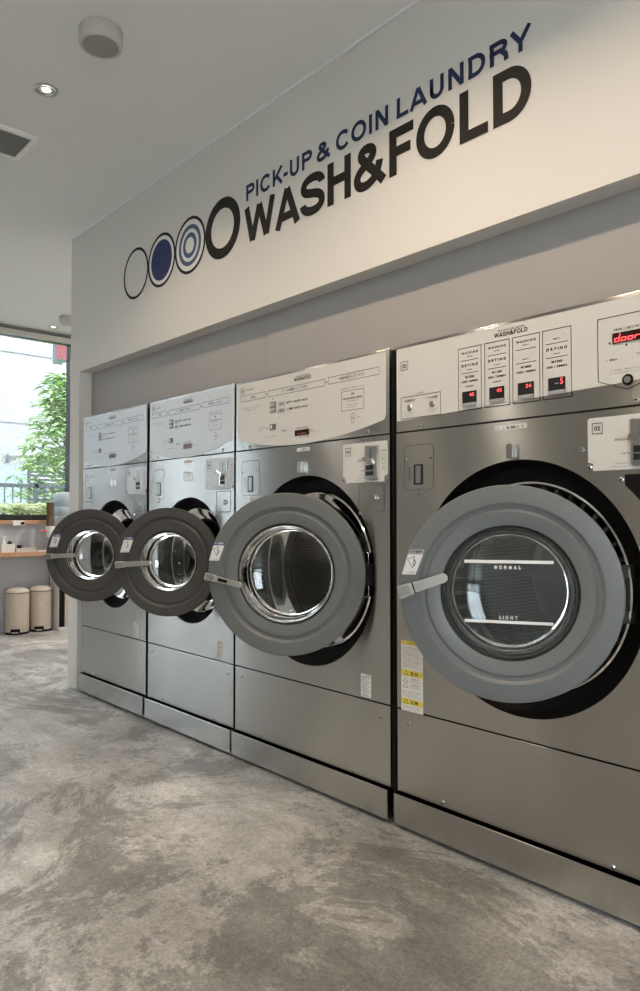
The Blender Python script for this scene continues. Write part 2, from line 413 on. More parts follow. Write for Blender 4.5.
def lettering_spans(s, x0, x1, z0, z1, w, sx):
    ch = z1 - z0; adv = [glyph(c, w)[1] * ch * sx for c in s]; tr = ((x1 - x0) - sum(adv)) / (len(s) - 1)
    out = []; x = x0; st = x0; wd = ''
    for c, a in zip(s + ' ', adv + [0]):
        if c == ' ':
            out.append((st, x - tr, wd)); wd = ''; x += a + tr; st = x
        else: wd += c; x += a + tr
    return out
def tag(o, label=None, cat=None, group=None, kind=None):
    if label: o['label'] = label
    if cat: o['category'] = cat
    if group: o['group'] = group
    if kind: o['kind'] = kind
    return o
def empty(name, loc, label, cat, group=None, rz=0):
    o = bpy.data.objects.new(name, None); C.objects.link(o); o.location = loc; o.rotation_euler = (0, 0, rz); o.empty_display_size = .1
    return tag(o, label, cat, group)
def struct(o): o['kind'] = 'structure'; return o
def sbox(name, x0, x1, y0, y1, z0, z1, k):
    g = G(); g.box(x0, x1, y0, y1, z0, z1, k); return struct(g.build(name, smooth=0))

# ------------------------------------------------------------------ the room
CZ = 3.19; WX = -7.7; RX = 3.2; BY = -4.7; AY = 3.0; JX0, JX1 = -4.965, -4.812; BZ = 2.205
g = G(); g.box(WX - .25, RX + .15, BY - .15, AY + .15, -.1, 0, 'concrete'); struct(g.build('floor', smooth=0))
g = G(); g.box(WX - .25, RX + .15, BY - .15, AY + .15, CZ, CZ + .1, 'ceil'); struct(g.build('ceiling', smooth=0))
sbox('wall_front', WX, RX, BY - .15, BY, 0, CZ, 'room')
SY0, SY1, SZ1 = -4.3, -2.6, 2.7
g = G()
g.box(RX, RX + .15, BY, SY0, 0, CZ, 'room'); g.box(RX, RX + .15, SY1, 1.15, 0, CZ, 'room'); g.box(RX, RX + .15, SY0, SY1, SZ1, CZ, 'room'); g.box(RX, RX + .15, SY0, SY1, 0, .12, 'room')
struct(g.build('wall_right', smooth=0))
w2 = bpy.data.objects.new('added_window', None); C.objects.link(w2); w2.location = (RX, 0, 0); struct(w2)  # added window out of view, lets in daylight and feeds the reflections
g = G(); g.box(0, .10, SY0, SY1, .12, .17, 'frame_black'); g.box(0, .10, SY0, SY1, SZ1 - .05, SZ1, 'frame_black')
for y in (SY0, SY1 - .05): g.box(.01, .09, y, y + .05, .17, SZ1 - .05, 'frame_black')
g.build('window_frame', w2, smooth=0)
g = G(); g.box(.048, .055, SY0 + .05, SY1 - .05, .17, SZ1 - .05, 'added_glass'); g.build('pane', w2, smooth=0)
sbox('wall_partition', JX0, JX1, 0, AY, 0, CZ, 'wall')
sbox('wall_back', JX1, RX, 1.0, 1.15, 0, CZ, 'room')
sbox('wall_alcove', WX, JX0, AY, AY + .15, 0, CZ, 'wall_grey')
sbox('wall_bulkhead', JX1, RX, 0, .99, BZ, CZ, 'wall')
g = G()   # board above the machines, in two sheets that meet at a fine seam
g.box(JX1, -2.812, .09, .115, 1.878, BZ, 'recess'); g.box(-2.81, RX, .09, .115, 1.878, BZ, 'recess')
struct(g.build('wall_recess', smooth=0))
sbox('wall_filler', -.79, RX, 0, .03, 0, 1.878, 'room')
sbox('trim_1', JX0 + .001, RX, -.004, 0, CZ - .012, CZ, 'ceil')
# window wall
WY0, WY1, WZ0, WZ1 = -1.95, 1.185, 1.155, 3.15
g = G()
g.box(WX - .15, WX, -2.1, AY, 0, WZ0, 'wall_grey'); g.box(WX - .15, WX, BY, AY, WZ1, CZ, 'wall_grey')
g.box(WX - .15, WX, BY, -3.75, 0, WZ1, 'wall_grey'); g.box(WX - .15, WX, -2.1, WY0, WZ0, WZ1, 'wall_grey'); g.box(WX - .15, WX, WY1, AY, WZ0, WZ1, 'wall_grey')
struct(g.build('wall_window', smooth=0))
d1 = bpy.data.objects.new('added_glass_door', None); C.objects.link(d1); d1.location = (WX, 0, 0); struct(d1)  # unseen glazed door, added to brighten the floor and steel reflections
g = G()
for y in (-3.75, -2.95, -2.15): g.box(-.10, 0, y, y + .05, 0, WZ1, 'frame_black')
for z in (0, 2.15, WZ1 - .05):
    g.box(-.09, -.01, -3.70, -2.95, z, z + .05, 'frame_black'); g.box(-.09, -.01, -2.90, -2.15, z, z + .05, 'frame_black')
g.build('added_door_frame', d1, smooth=0)
g = G()
for z0, z1 in ((.05, 2.15), (2.20, WZ1 - .05)):
    g.box(-.055, -.048, -3.70, -2.95, z0, z1, 'added_door_glass'); g.box(-.055, -.048, -2.90, -2.15, z0, z1, 'added_door_glass')
g.build('pane', d1, smooth=0)
w1 = bpy.data.objects.new('window_1', None); C.objects.link(w1); w1.location = (WX, 0, WZ0); struct(w1)
g = G(); t = .055
for a in ((WY0, WY1, 0, .058), (WY0, WY1, WZ1 - WZ0 - .05, WZ1 - WZ0), (WY0, WY0 + t, .058, WZ1 - WZ0 - .05), (WY1 - .035, WY1, .058, WZ1 - WZ0 - .05)):
    g.box(-.10, .0 if a[1] - a[0] > 1 or a[1] == WY1 else -.02, a[0], a[1], a[2], a[3], 'frame_black')
g.build('window_frame', w1, smooth=0)
g = G(); g.box(-.06, -.052, WY0 + t, WY1 - .035, .058, WZ1 - WZ0 - .05, 'wglass'); g.build('pane', w1, smooth=0)
g = G(); g.box(0, .035, WY0 - .05, 1.9, -.04, 0, 'wood'); g.build('window_sill', w1, smooth=0, bevel=.003)
g = G()   # roller-blind box above the window
g.box(0, .05, WY0, AY, 3.10 - WZ0, 3.155 - WZ0, 'blind'); g.box(0, .03, WY0, AY, 3.155 - WZ0, 3.165 - WZ0, 'black')
g.box(0, .06, WY0, AY, 3.165 - WZ0, 3.178 - WZ0, 'rail_grey')
g.build('blind_box', w1, smooth=0)

# ------------------------------------------------------------------ logo on the bulkhead
wl = empty('wall_sign', (-2.7, 0, 2.69), 'black and navy laundry lettering with four ringed circles on the cream bulkhead above the machines', 'sign')
def part(g, name, root, **k):
    g.xform(Matrix.Translation(-Vector(root.location))); return g.build(name, root, smooth=0, **k)
Y = -.0015; cz = 2.692
cx = [-4.003, -3.692, -3.383, -3.068]
g = G(); g.ringflat(cx[0], cz, .141, .158, Y, 'letter'); part(g, 'open_circle', wl)
g = G(); g.ringflat(cx[1], cz, .141, .158, Y, 'letter'); g.ringflat(cx[1], cz, .119, .141, Y, 'white_disc'); g.ringflat(cx[1], cz, .0001, .119, Y, 'blue'); part(g, 'navy_disc_circle', wl)
g = G(); g.ringflat(cx[2], cz, .141, .158, Y, 'letter')
for r0, r1, k in ((.114, .141, 'white_disc'), (.090, .114, 'blue2'), (.070, .090, 'white_disc'), (.044, .070, 'blue2'), (.0001, .044, 'white_disc')): g.ringflat(cx[2], cz, r0, r1, Y, k)
part(g, 'ringed_circle', wl)
g = G(); g.ringflat(cx[3], cz, .103, .159, Y, 'letter'); part(g, 'heavy_circle', wl)
sp = lettering_spans('PICK-UP & COIN LAUNDRY', -2.868, -1.262, 2.762, 2.844, .21, 1.13)
for a, b, wd in sp:
    g = G(); lettering(g, wd, a, b, 2.762, 2.844, .21, Y, 'navy', 1.13); part(g, 'ampersand' if wd == '&' else 'small_word', wl)
g = G(); lettering(g, 'WASH&FOLD', -2.874, -1.250, 2.541, 2.729, .21, Y, 'letter', .985); part(g, 'large_lettering', wl)

# ------------------------------------------------------------------ machines
def gx(x): return x * .9745
def gz(z): return 1.19 + (z - 1.19) * .9745
GR = 'front-loading machines in a row along the wall'

def logo_small(g, x0, x1, z0, z1, y):
    zz = z0 + (z1 - z0) * .62
    lettering(g, 'WASH&FOLD', x0, x1, z0, zz, .2, y, 'ink', .95)
    text(g, 'PICK-UP & COIN LAUNDRY', x0 + (x1 - x0) * .12, x1 - .01, zz + .002, z1, y, 'ink', .01)

def screw(root, x, z, r=.008, y=0):
    g = G(); g.lathe([(.0001, -.005), (r * .6, -.0045), (r, -.002), (r, 0)], 'chrome', n=16)
    g.rect(-r * .7, r * .7, -.0012, .0012, -.0053, 'ink'); g.rect(-.0012, .0012, -r * .7, r * .7, -.0053, 'ink')
    return g.build('screw', root, loc=(x, y, z))

def machine(kind, num, cx, W, top, doorloc, doorrot, hoff, cxm, label, hang):
    """kind big/huge/small; cxm: centre (measured frame) used for the placement of printed details"""
    big = kind != 'small'
    X = lambda x: gx(x) - cxm            # measured -> local
    root = empty('washing_machine', (cx, 0, 0), label, 'washing machine', GR)
    L, R = -W / 2, W / 2
    HR, RR, DR = (.427 if kind == 'huge' else .420, .352 if kind == 'huge' else .348, .335) if big else (.342, .288, .285)
    hz = .955; zt = top
    # cabinet shell
    g = G(); y0, y1 = .014, .86
    i = .006
    g.box(L + i, L + i + .012, y0, y1, .03, zt - .004, 'dark'); g.box(R - i - .012, R - i, y0, y1, .03, zt - .004, 'dark')
    g.box(L + i + .012, R - i - .012, y0, y1, zt - .016, zt - .004, 'steel_edge'); g.box(L + i + .012, R - i - .012, y1 - .012, y1, .03, zt - .016, 'dark')
    g.box(L + i + .012, R - i - .012, y0, y0 + .006, .03, .46, 'dark'); g.box(L + i + .012, R - i - .012, y0, y0 + .006, 1.50, zt - .016, 'dark')
    g.build('cabinet', root, smooth=0)
    # plinth
    g = G(); g.box(L + .001, R - .001, -.022, .02, .018, .132, 'steel'); g.build('plinth', root, smooth=0, bevel=.003)
    for sx in (L + .08, R - .08):
        g = G(); g.lathe([(.0001, 0), (.02, 0), (.02, .03), (.0001, .03)], 'black', axis='z', n=16); g.build('levelling_foot', root, loc=(sx, .2, 0))
    # lower panel
    g = G(); g.box(L + .002, R - .002, 0, .013, .137, .450, 'steel'); g.build('lower_panel', root, smooth=0, bevel=.002)
    # body panel with round opening
    g = G(); N = 128; z0, z1 = .456, 1.515; hx = hoff
    angs = [2 * PI * k / N for k in range(N)]
    for px, pz in ((L + .002, z0), (R - .002, z0), (R - .002, z1), (L + .002, z1)): angs.append(math.atan2(pz - hz, px - hx) % (2 * PI))
    angs = sorted(angs); n = len(angs); vs = []
    for a in angs:
        c, s_ = math.cos(a), math.sin(a)
        ts = []
        if abs(c) > 1e-9: ts.append(((R - .002 if c > 0 else L + .002) - hx) / c)
        if abs(s_) > 1e-9: ts.append(((z1 if s_ > 0 else z0) - hz) / s_)
        tt = min(ts)
        vs += [(hx + HR * c, 0, hz + HR * s_), (hx + tt * c, 0, hz + tt * s_), (hx + HR * c, .013, hz + HR * s_), (hx + tt * c, .013, hz + tt * s_)]
    fs = []
    for i in range(n):
        j = (i + 1) % n
        fs += [(4 * i, 4 * i + 1, 4 * j + 1, 4 * j), (4 * i + 2, 4 * j + 2, 4 * j + 3, 4 * i + 3), (4 * i, 4 * j, 4 * j + 2, 4 * i + 2), (4 * i + 1, 4 * i + 3, 4 * j + 3, 4 * j + 1)]
    g.add(vs, fs, 'steel'); g.build('front_panel', root, smooth=30)
    # black recess, chrome tub ring, rubber, drum
    g = G(); g.lathe([(HR + .004, .013), (HR - .004, .05), (HR - .02, .075), (RR + .006, .085), (RR + .002, .1)], 'black', cx=hx, cz=hz); g.build('recess_liner', root)
    g = G()
    if kind == 'huge':
        g.lathe([(RR + .006, .085), (RR + .003, .062), (RR - .003, .060), (RR - .008, .066), (RR - .03, .11), (RR - .055, .13)], 'chrome', cx=hx, cz=hz, ks=['chrome', 'chrome', 'chrome', 'black', 'black'])
        for k in range(40):
            a = 2 * PI * k / 40; c, s_ = math.cos(a), math.sin(a)
            m0 = len(g.v); g.box(-.006, .006, .066, .12, RR - .05, RR - .012, 'dark'); g.xform(Matrix.Translation((hx, 0, hz)) @ Matrix.Rotation(a, 4, 'Y'), m0)
    else:
        g.lathe([(RR + .006, .085), (RR + .003, .062), (RR - .003, .058), (RR - .009, .062), (RR - .03, .085), (RR - .06, .105)], 'chrome', cx=hx, cz=hz)
    g.build('tub_ring', root)
    r2 = RR - .06
    g = G(); g.lathe([(r2 + .004, .104), (r2 - .012, .108), (r2 - .016, .12), (r2 - .006, .14), (r2 - .008, .155), (r2 + .02, .165)], 'black', cx=hx, cz=hz); g.build('door_gasket', root)
    g = G(); rd = r2 + .035
    g.lathe([(r2, .165), (rd, .18), (rd, .62), (rd - .02, .64), (rd * .6, .645), (.0001, .60)], 'drum', n=96, ks=['dull_steel', 'drum', 'dull_steel', 'dull_steel', 'dull_steel'])
    for k in range(3):
        m0 = len(g.v); g.prism([(-.035, rd), (-.012, rd - .06), (.012, rd - .06), (.035, rd)], .2, .6, 'dull_steel'); g.xform(Matrix.Rotation(PI / 3 + k * 2 * PI / 3, 4, 'Y'), m0)
    g.build('drum', root, loc=(hx, 0, hz))
    # display unit
    g = G(); g.box(L + .002, R - .002, 0, .013, 1.521, zt, 'steel'); du = g.build('control_panel', root, smooth=0, bevel=.002)
    fy, py = -.0012, -.0020
    g = G()
    if kind == 'huge':
        a = [(L + .006, gz(1.572)), (gx(-.94) - cx, gz(1.604)), (R - .006, gz(1.612)), (R - .006, zt - .012), (L + .006, zt - .012)]
        g.prism(a, fy, 0, 'print_white')
        b = (X(-1.891), X(-1.853), gz(1.773), gz(1.809)); g.frame(*b, .0022, py, 'ink'); text(g, '02', b[0] + .009, b[1] - .009, b[2] + .010, b[3] - .010, py, 'ink', .03)
        b = (X(-1.891), X(-1.691), gz(1.578), gz(1.666)); g.frame(*b, .0022, py, 'ink')
        text(g, '洗濯槽洗浄', X(-1.872), X(-1.818), gz(1.644), gz(1.654), py, 'ink', .01); text(g, 'ドラム除菌', X(-1.765), X(-1.708), gz(1.644), gz(1.654), py, 'ink', .01)
        text(g, '追加機能', X(-1.813), X(-1.772), gz(1.671), gz(1.677), py, 'ink_grey', .0)
        for bx in (-1.846, -1.733):
            text(g, 'ボタンを押して', X(bx - .027), X(bx + .027), gz(1.599), gz(1.604), py, 'ink_grey', 0); text(g, 'ください', X(bx - .020), X(bx + .020), gz(1.590), gz(1.595), py, 'ink_grey', 0)
        logo_small(g, X(-1.452), X(-1.318), gz(1.824), gz(1.849), py)
        cols = [(-1.610, -1.507, 'NORMAL'), (-1.494, -1.390, 'LIGHT'), (-1.379, -1.273, ''), (-1.264, -1.159, '')]
        for q, (a0, a1, nm) in enumerate(cols):
            A0, A1 = X(a0), X(a1); mid = (A0 + A1) / 2
            g.frame(A0, A1, gz(1.580), gz(1.812), .0022, py, 'ink')
            l0, l1 = A0 + .013, A1 - .013
            g.rect(l0, l1, gz(1.763), gz(1.765), py, 'ink'); g.rect(l0, l1, gz(1.716), gz(1.718), py, 'ink')
            if q < 3: text(g, 'W A S H I N G', l0 + .002, l1 - .002, gz(1.787), gz(1.796), py, 'ink', .04)
            if q != 2: text(g, 'D R Y I N G', l0 + .002, l1 - .002, gz(1.7445) - .004, gz(1.7515) - .001, py, 'ink', .04)
            s1, s2 = (('AND', 'AND') if q < 2 else (('ONLY', 'EMPTY') if q == 2 else ('EMPTY', 'ONLY')))
            text(g, s1, mid - .012, mid + .012, gz(1.776), gz(1.780), py, 'ink', .02)
            text(g, s2, mid - .012, mid + .012, gz(1.727), gz(1.731), py, 'ink', .02)
            text(g, ('¥1300', '¥1100', '¥1000', '¥100')[q], mid - .020, mid + .020, gz(1.698), gz(1.707), py, 'ink', .03)
            text(g, ('1300 / 60MIN', '800 / 30MIN', '1000 / 30MIN', '100 / 5MIN')[q], l0 + .003, l1 - .003, gz(1.682), gz(1.690), py, 'ink', .03)
            if nm: text(g, nm, mid - .018, mid + .018, gz(1.665), gz(1.671), py, 'ink', .03)
        sh = [(X(-1.070), gz(1.811)), (X(-1.070), gz(1.614)), (X(-.977), gz(1.580)), (X(-.884), gz(1.614)), (X(-.884), gz(1.811))]
        g.outline(sh, .0022, py, 'ink')
        text(g, '残高 / 残り時間', X(-1.018), X(-.925), gz(1.764), gz(1.772), py, 'ink', .01)
        g.rect(X(-1.035), X(-1.029), gz(1.727), gz(1.733), py, 'ink'); g.rect(X(-.982), X(-.976), gz(1.713), gz(1.719), py, 'ink')
        g.rect(X(-1.042), X(-1.040), gz(1.676), gz(1.679), py, 'ink'); text(g, '運転中', X(-1.034), X(-1.008), gz(1.673), gz(1.680), py, 'ink', .01)
        g.rect(X(-.948), X(-.945), gz(1.683), gz(1.687), py, 'ink'); text(g, '乾燥中', X(-.940), X(-.914), gz(1.680), gz(1.687), py, 'ink', .01)
        text(g, 'ドアを閉め、硬貨を入れてから', X(-1.030), X(-.925), gz(1.640), gz(1.645), py, 'ink_grey', 0); text(g, 'コースボタンを押してください', X(-1.030), X(-.935), gz(1.631), gz(1.636), py, 'ink_grey', 0)
        g.build('printed_fascia', du, smooth=0)
        for bx, bz in ((-1.846, 1.622), (-1.733, 1.624)):
            g = G(); g.lathe([(.0001, -.006), (.010, -.006), (.0115, -.003), (.013, -.002), (.013, fy)], 'satin', cx=X(bx), cz=gz(bz), n=24); g.build('round_button', du)
        for q, (a0, a1, nm) in enumerate(cols):
            mid = X((a0 + a1) / 2); g = G()
            g.box(mid - .029, mid + .029, -.006, fy, gz(1.606) + .0, gz(1.649), 'led_dark'); g.box(mid - .0285, mid + .029, -.010, -.0012, gz(1.594), gz(1.606), 'grey_plastic')
            y = -.0068
            if q < 3: text(g, ('45', '45', '34')[q], mid + .001, mid + .022, gz(1.629), gz(1.642), y, 'led', .01)
            else: text(g, '5', mid + .014, mid + .024, gz(1.625), gz(1.645), y, 'led', .01); text(g, '100', mid - .006, mid + .008, gz(1.627), gz(1.631), y, 'grey_plastic', .01)
            g.build('course_button', du, smooth=0)
        g = G(); x0, x1, z0_, z1_ = X(-1.022), X(-.932), gz(1.7255), gz(1.7575)
        g.box(x0, x1, -.004, fy, z0_, z1_, 'led_off'); y = -.0046; h = z1_ - z0_; c = h * .30
        def sl(p, bx): return [(bx + a + (b - z0_) * .18, b) for a, b in p]
        zb = z0_ + h * .16; zm = zb + c; ztp = z1_ - h * .12; w_ = .0036
        for q, chx in enumerate('door'):
            bx = x0 + .006 + q * .0205; wd = .013
            if chx == 'd': g.ribbon(sl([(wd, ztp), (wd, zb), (0, zb), (0, zm), (wd, zm)], bx), w_, y, 'led')
            if chx == 'o': g.ribbon(sl([(wd, zb), (0, zb), (0, zm), (wd, zm), (wd, zb)], bx), w_, y, 'led')
            if chx == 'r': g.ribbon(sl([(0, zb), (0, zm), (wd, zm)], bx), w_, y, 'led')
        g.build('status_display', du, smooth=0)
        g = G(); g.lathe([(.0001, -.005), (.010, -.005), (.010, -.003), (.015, -.004), (.017, fy)], 'satin', cx=X(-.977), cz=gz(1.609), n=28, ks=['satin', 'satin', 'black', 'black']); g.build('round_button', du)
    else:
        f = 'print_white' if big else 'fascia_grey'
        lx, rx = L + .012, R - (.020 if big else .014)
        ar = [(lx, zt - .010), (lx, gz(1.610)), (lx + .015, gz(1.590))]
        for k in range(13):
            u = k / 12; xx = lx + .03 + (rx - lx - .05) * u
            ar.append((xx, gz(1.527) + .058 * (2 * (u - .46)) ** 2 * (1. if u < .46 else .85)))
        ar += [(rx - .008, gz(1.590)), (rx, gz(1.612)), (rx, zt - .010)]
        g.prism(ar, fy, 0, f)
        # measured on the larger machine; squeezed sideways on the narrow ones
        s = (rx - lx) / (gx(-1.968) - gx(-3.003))
        U = lambda x: lx + (gx(x) - gx(-3.003)) * s
        ZT = zt - gz(1.877)
        ZZ = lambda z: gz(z) + ZT
        def B(a, b, c, d, t=.0018): g.frame(U(a), U(b), ZZ(c), ZZ(d), t, py, 'ink')
        def T(tx, a, b, c, d, k='ink', off=.01): text(g, tx, U(a), U(b), ZZ(c), ZZ(d), py, k, off)
        B(-2.972, -2.766, 1.776, 1.807); B(-2.744, -2.336, 1.775, 1.806); B(-2.313, -2.004, 1.778, 1.810)
        T('洗濯', -2.888, -2.850, 1.786, 1.798); T('コースを選択してください', -2.64, -2.45, 1.785, 1.798); T('料金を投入してください', -2.24, -2.085, 1.788, 1.801)
        for a in (-2.755, -2.324): g.ringflat(U(a), ZZ(1.790), .0001, .004, py, 'ink', 12)
        T('▼', -2.713, -2.701, 1.757, 1.764)
        B(-2.970, -2.940, 1.816, 1.848); text(g, num, U(-2.964), U(-2.946), ZZ(1.825), ZZ(1.839), py, 'ink', .02); T('全自動洗濯乾燥機', -2.928, -2.86, 1.829, 1.837, 'ink_grey')
        logo_small(g, U(-2.549), U(-2.427), ZZ(1.825), ZZ(1.848), py)
        T('洗濯物をドラムに入れて', -2.965, -2.80, 1.739, 1.745, 'ink_grey', 0); T('ドアを閉めてください', -2.940, -2.82, 1.726, 1.732, 'ink_grey', 0)
        for zc, tx in ((1.731, '標準 900円 40分'), (1.700, '少量 700円 30分')):
            B(-2.668, -2.615, zc - .009, zc + .008, .0012); T('洗濯乾燥', -2.660, -2.623, zc - .004, zc + .004); T(tx, -2.604, -2.450, zc - .005, zc + .006, 'ink', .02)
        B(-2.230, -2.092, 1.648, 1.734)
        T('注意', -2.171, -2.151, 1.713, 1.724); T('NO CHANGE GIVEN', -2.218, -2.104, 1.697, 1.704, 'ink', .03); T('お釣りは出ません', -2.198, -2.124, 1.686, 1.692, 'ink_grey'); T('両替機をご利用', -2.194, -2.132, 1.671, 1.676, 'ink_grey'); T('ください', -2.194, -2.132, 1.660, 1.665, 'ink_grey')
        T('料金表示をご確認ください', -2.235, -2.088, 1.742, 1.748, 'ink_grey')
        for zc in (1.624, 1.604): g.ringflat(U(-2.159), ZZ(zc), .009, .0108, py, 'ink', 24)
        T('使用可', -2.139, -2.114, 1.611, 1.617, 'ink_grey')
        T('追加すすぎ', -2.815, -2.765, 1.626, 1.633, 'ink_grey'); T('ボタン', -2.815, -2.78, 1.614, 1.620, 'ink_grey'); g.ringflat(U(-2.750), ZZ(1.624), .0001, .0035, py, 'ink', 12)
        g.rect(U(-2.634), U(-2.626), ZZ(1.597), ZZ(1.604), py, 'ink'); T('運転', -2.622, -2.600, 1.597, 1.604)
        T('ランプ点灯中は使用できません', -2.78, -2.67, 1.578, 1.583, 'ink_grey')
        T('残高 残り時間', -2.53, -2.45, 1.600, 1.606); T('表示', -2.435, -2.415, 1.584, 1.590, 'ink_grey'); T('お待ちください', -2.435, -2.365, 1.575, 1.580, 'ink_grey', 0)
        for a in (-2.505, -2.455): g.rect(U(a), U(a + .006), ZZ(1.556), ZZ(1.560), py, 'ink')
        g.build('printed_fascia', du, smooth=0)
        g = G()
        g.box(U(-2.729), U(-2.685), -.004, fy, ZZ(1.697), ZZ(1.748), 'ink_grey')
        for zc in (1.735, 1.710): g.ringflat(U(-2.699), ZZ(zc), .005, .0085, -.0045, 'paper', 20); g.rect(U(-2.724), U(-2.714), ZZ(zc - .008), ZZ(zc + .008), -.0045, 'paper')
        g.build('course_button', du, smooth=0)
        g = G(); g.box(U(-2.729), U(-2.685), -.004, fy, ZZ(1.612), ZZ(1.640), 'ink_grey'); g.rect(U(-2.722), U(-2.710), ZZ(1.618), ZZ(1.634), -.0045, 'paper'); g.build('option_button', du, smooth=0)
        g = G(); g.box(U(-2.541), U(-2.442), -.004, fy, ZZ(1.567), ZZ(1.594), 'led_off' if big else 'ink_grey'); text(g, '100', U(-2.52), U(-2.46), ZZ(1.571), ZZ(1.580), -.0045, 'sign_red', .0); g.build('status_display', du, smooth=0)
    # screws on the steel
    sx = W / 1.04
    for a, b in ((-.40 * sx, 1.534), (.40 * sx, 1.535)): screw(root, a, b, .009)
    for a, b in ((-.46, .402), (.468, .398), (-.305, .154), (.315, .149)): screw(root, a * sx, b, .007)
    # service hatch with a pull slot on the left
    hl = L + (.055 if big else .047); hw = .142 if big else .128
    if kind == 'huge': hl = X(-1.875)
    zc1, zc0 = gz(1.472), gz(1.297)
    g = G(); pts = rrect(hl, hl + hw, zc0, zc1, .022); g.prism(pts, -.001, 0, 'steel'); g.outline(pts, .0022, -.0013, 'ink_grey')
    text(g, '非常時のみ', hl + .022, hl + .032, gz(1.33), gz(1.39), -.0015, 'ink_grey', .0)
    ha = g.build('service_hatch', root, smooth=0)
    g = G(); ax0, ax1, az0, az1 = hl + .048, hl + .093, gz(1.316), gz(1.395)
    g.prism(rrect(ax0, ax1, az0, az1, .003), -.0016, -.001, 'ink'); g.box(ax0 + .012, ax1 - .008, -.006, -.0016, az0 + .006, az1 - .006, 'satin'); g.build('pull_slot', ha, smooth=0)
    for a, b in ((hl + .008, gz(1.418)), (hl + hw - .01, gz(1.418)), (hl + .074, gz(1.301)), (hl + .074, gz(1.279))): screw(root, a, b, .0045, -.001)
    # small peg handle above the opening
    kx = hx - (.0175 if kind == 'huge' else .026 if big else .017); lk = kx - (.0075 if kind == 'huge' else -.005); lw = .0625 if kind == 'huge' else .0435
    g = G(); kz0, kz1 = gz(1.392), gz(1.443)
    pr = [(kx - .013, kz0), (kx + .013, kz0), (kx + .013, kz1 - .008), (kx + .008, kz1), (kx - .008, kz1), (kx - .013, kz1 - .008)]
    g.prism(pr, -.022, 0, 'satin'); g.box(kx + .013, kx + .017, -.010, 0, kz0 + .003, kz1 - .006, 'satin'); g.build('peg_handle', root, smooth=30, bevel=.003)
    g = G(); g.box(lk - lw, lk + lw, -.0014, 0, gz(1.493), gz(1.512) - .002, 'paper'); text(g, 'ここを開けて', lk - lw * .85, lk + lw * .85, gz(1.496), gz(1.509) - .004, -.0018, 'ink', .02); g.build('name_sticker', root, smooth=0)
    # coin unit
    c0 = X(-1.107) if kind == 'huge' else R - (.265 if big else .255) ; c1 = c0 + .252; cz0, cz1 = gz(1.335), gz(1.502); cw = 'print_white' if big else 'fascia_grey'
    g = G(); k = .016
    g.prism([(c0 + .006, cz1), (c0, cz1 - .006), (c0, cz0 + .026), (c0 + k, cz0 + .022), (c0 + k, cz0), (c1 - k, cz0), (c1 - k, cz0 + .022), (c1, cz0 + .026), (c1, cz1 - .006), (c1 - .006, cz1)], -.0016, 0, cw)
    g.frame(c0 + .014, c0 + .048, cz1 - .050, cz1 - .016, .0022, -.002, 'ink'); text(g, num, c0 + .021, c0 + .041, cz1 - .040, cz1 - .026, -.002, 'ink', .03)
    text(g, '硬貨返却 ■', c0 + .085, c0 + .130, cz1 - .076, cz1 - .070, -.002, 'ink_grey', .01); text(g, '返却口 ■', c0 + .105, c0 + .130, cz1 - .118, cz1 - .112, -.002, 'ink_grey', .01)
    text(g, '百円硬貨のみ使えます', c0 + .085, c0 + .130, cz1 - .146, cz1 - .142, -.002, 'ink_grey', .0); text(g, '紙幣は使えません', c0 + .075, c0 + .130, cz1 - .155, cz1 - .151, -.002, 'ink_grey', .0)
    for zq in (.062, .084): g.ringflat(c0 + .232, cz1 - zq, .009, .0106, -.002, 'ink_grey', 24)
    text(g, '使用硬貨', c0 + .214, c0 + .248, cz1 - .042, cz1 - .036, -.002, 'ink_grey', .01); text(g, '円', c0 + .226, c0 + .238, cz1 - .118, cz1 - .104, -.002, 'ink_grey', .0)
    cu = g.build('coin_unit', root, smooth=0)
    g = G(); m0, m1, n0, n1 = c0 + .135, c0 + .204, cz0 + .010, cz1 - .014
    g.prism(rrect(m0, m1, n0, n1, .006, 3), -.010, -.0016, 'satin'); g.rect(m0 + .030, m0 + .034, n1 - .052, n1 - .012, -.0104, 'ink')
    sl_ = g.build('coin_slot', cu, smooth=30, bevel=.0015)
    g = G(); g.lathe([(.0001, -.028), (.012, -.026), (.014, -.010)], 'chrome', cx=m0 + .042, cz=n1 - .070, n=20)
    m_ = len(g.v); g.box(-.004, .040, -.030, -.020, -.006, .006, 'chrome'); g.xform(Matrix.Translation((m0 + .040, 0, n1 - .070)) @ Matrix.Rotation(PI + .5, 4, 'Y'), m_); g.build('return_lever', sl_)
    g = G(); g.box(m0 + .012, m0 + .050, -.0112, -.010, n0 + .016, n0 + .058, 'ink'); g.box(m0 + .008, m0 + .013, -.016, -.010, n0 + .014, n0 + .060, 'chrome'); g.box(m0 + .012, m0 + .050, -.014, -.0112, n0 + .034, n0 + .038, 'satin'); g.build('return_cup', sl_, smooth=0)
    for a in (c0 + .006, c1 - .006): screw(root, a, cz0 + .012, .007)
    # coin box door
    if kind != 'huge':
        b0, b1, d0, d1 = R - (.172 if big else .157), R - .031, gz(1.217), gz(1.326)
        g = G(); g.prism(rrect(b0, b1, d0, d1, .007, 3), -.0008, 0, 'steel'); g.outline(rrect(b0, b1, d0, d1, .007, 3), .0035, -.0012, 'ink_grey'); g.outline(rrect(b0 - .002, b1 + .002, d0 - .002, d1 + .002, .008, 3), .0012, -.0014, 'satin')
        cb = g.build('coin_box_door', root, smooth=0)
        g = G(); g.lathe([(.0001, -.014), (.007, -.014), (.0085, -.012), (.0085, -.006), (.013, -.004), (.0135, 0)], 'chrome', cx=R - .076, cz=gz(1.268), n=24); g.rect(R - .078, R - .074, gz(1.268) - .005, gz(1.268) + .005, -.0144, 'ink'); g.build('lock', cb)
        screw(root, b0 + .004, d0 - .012, .007)
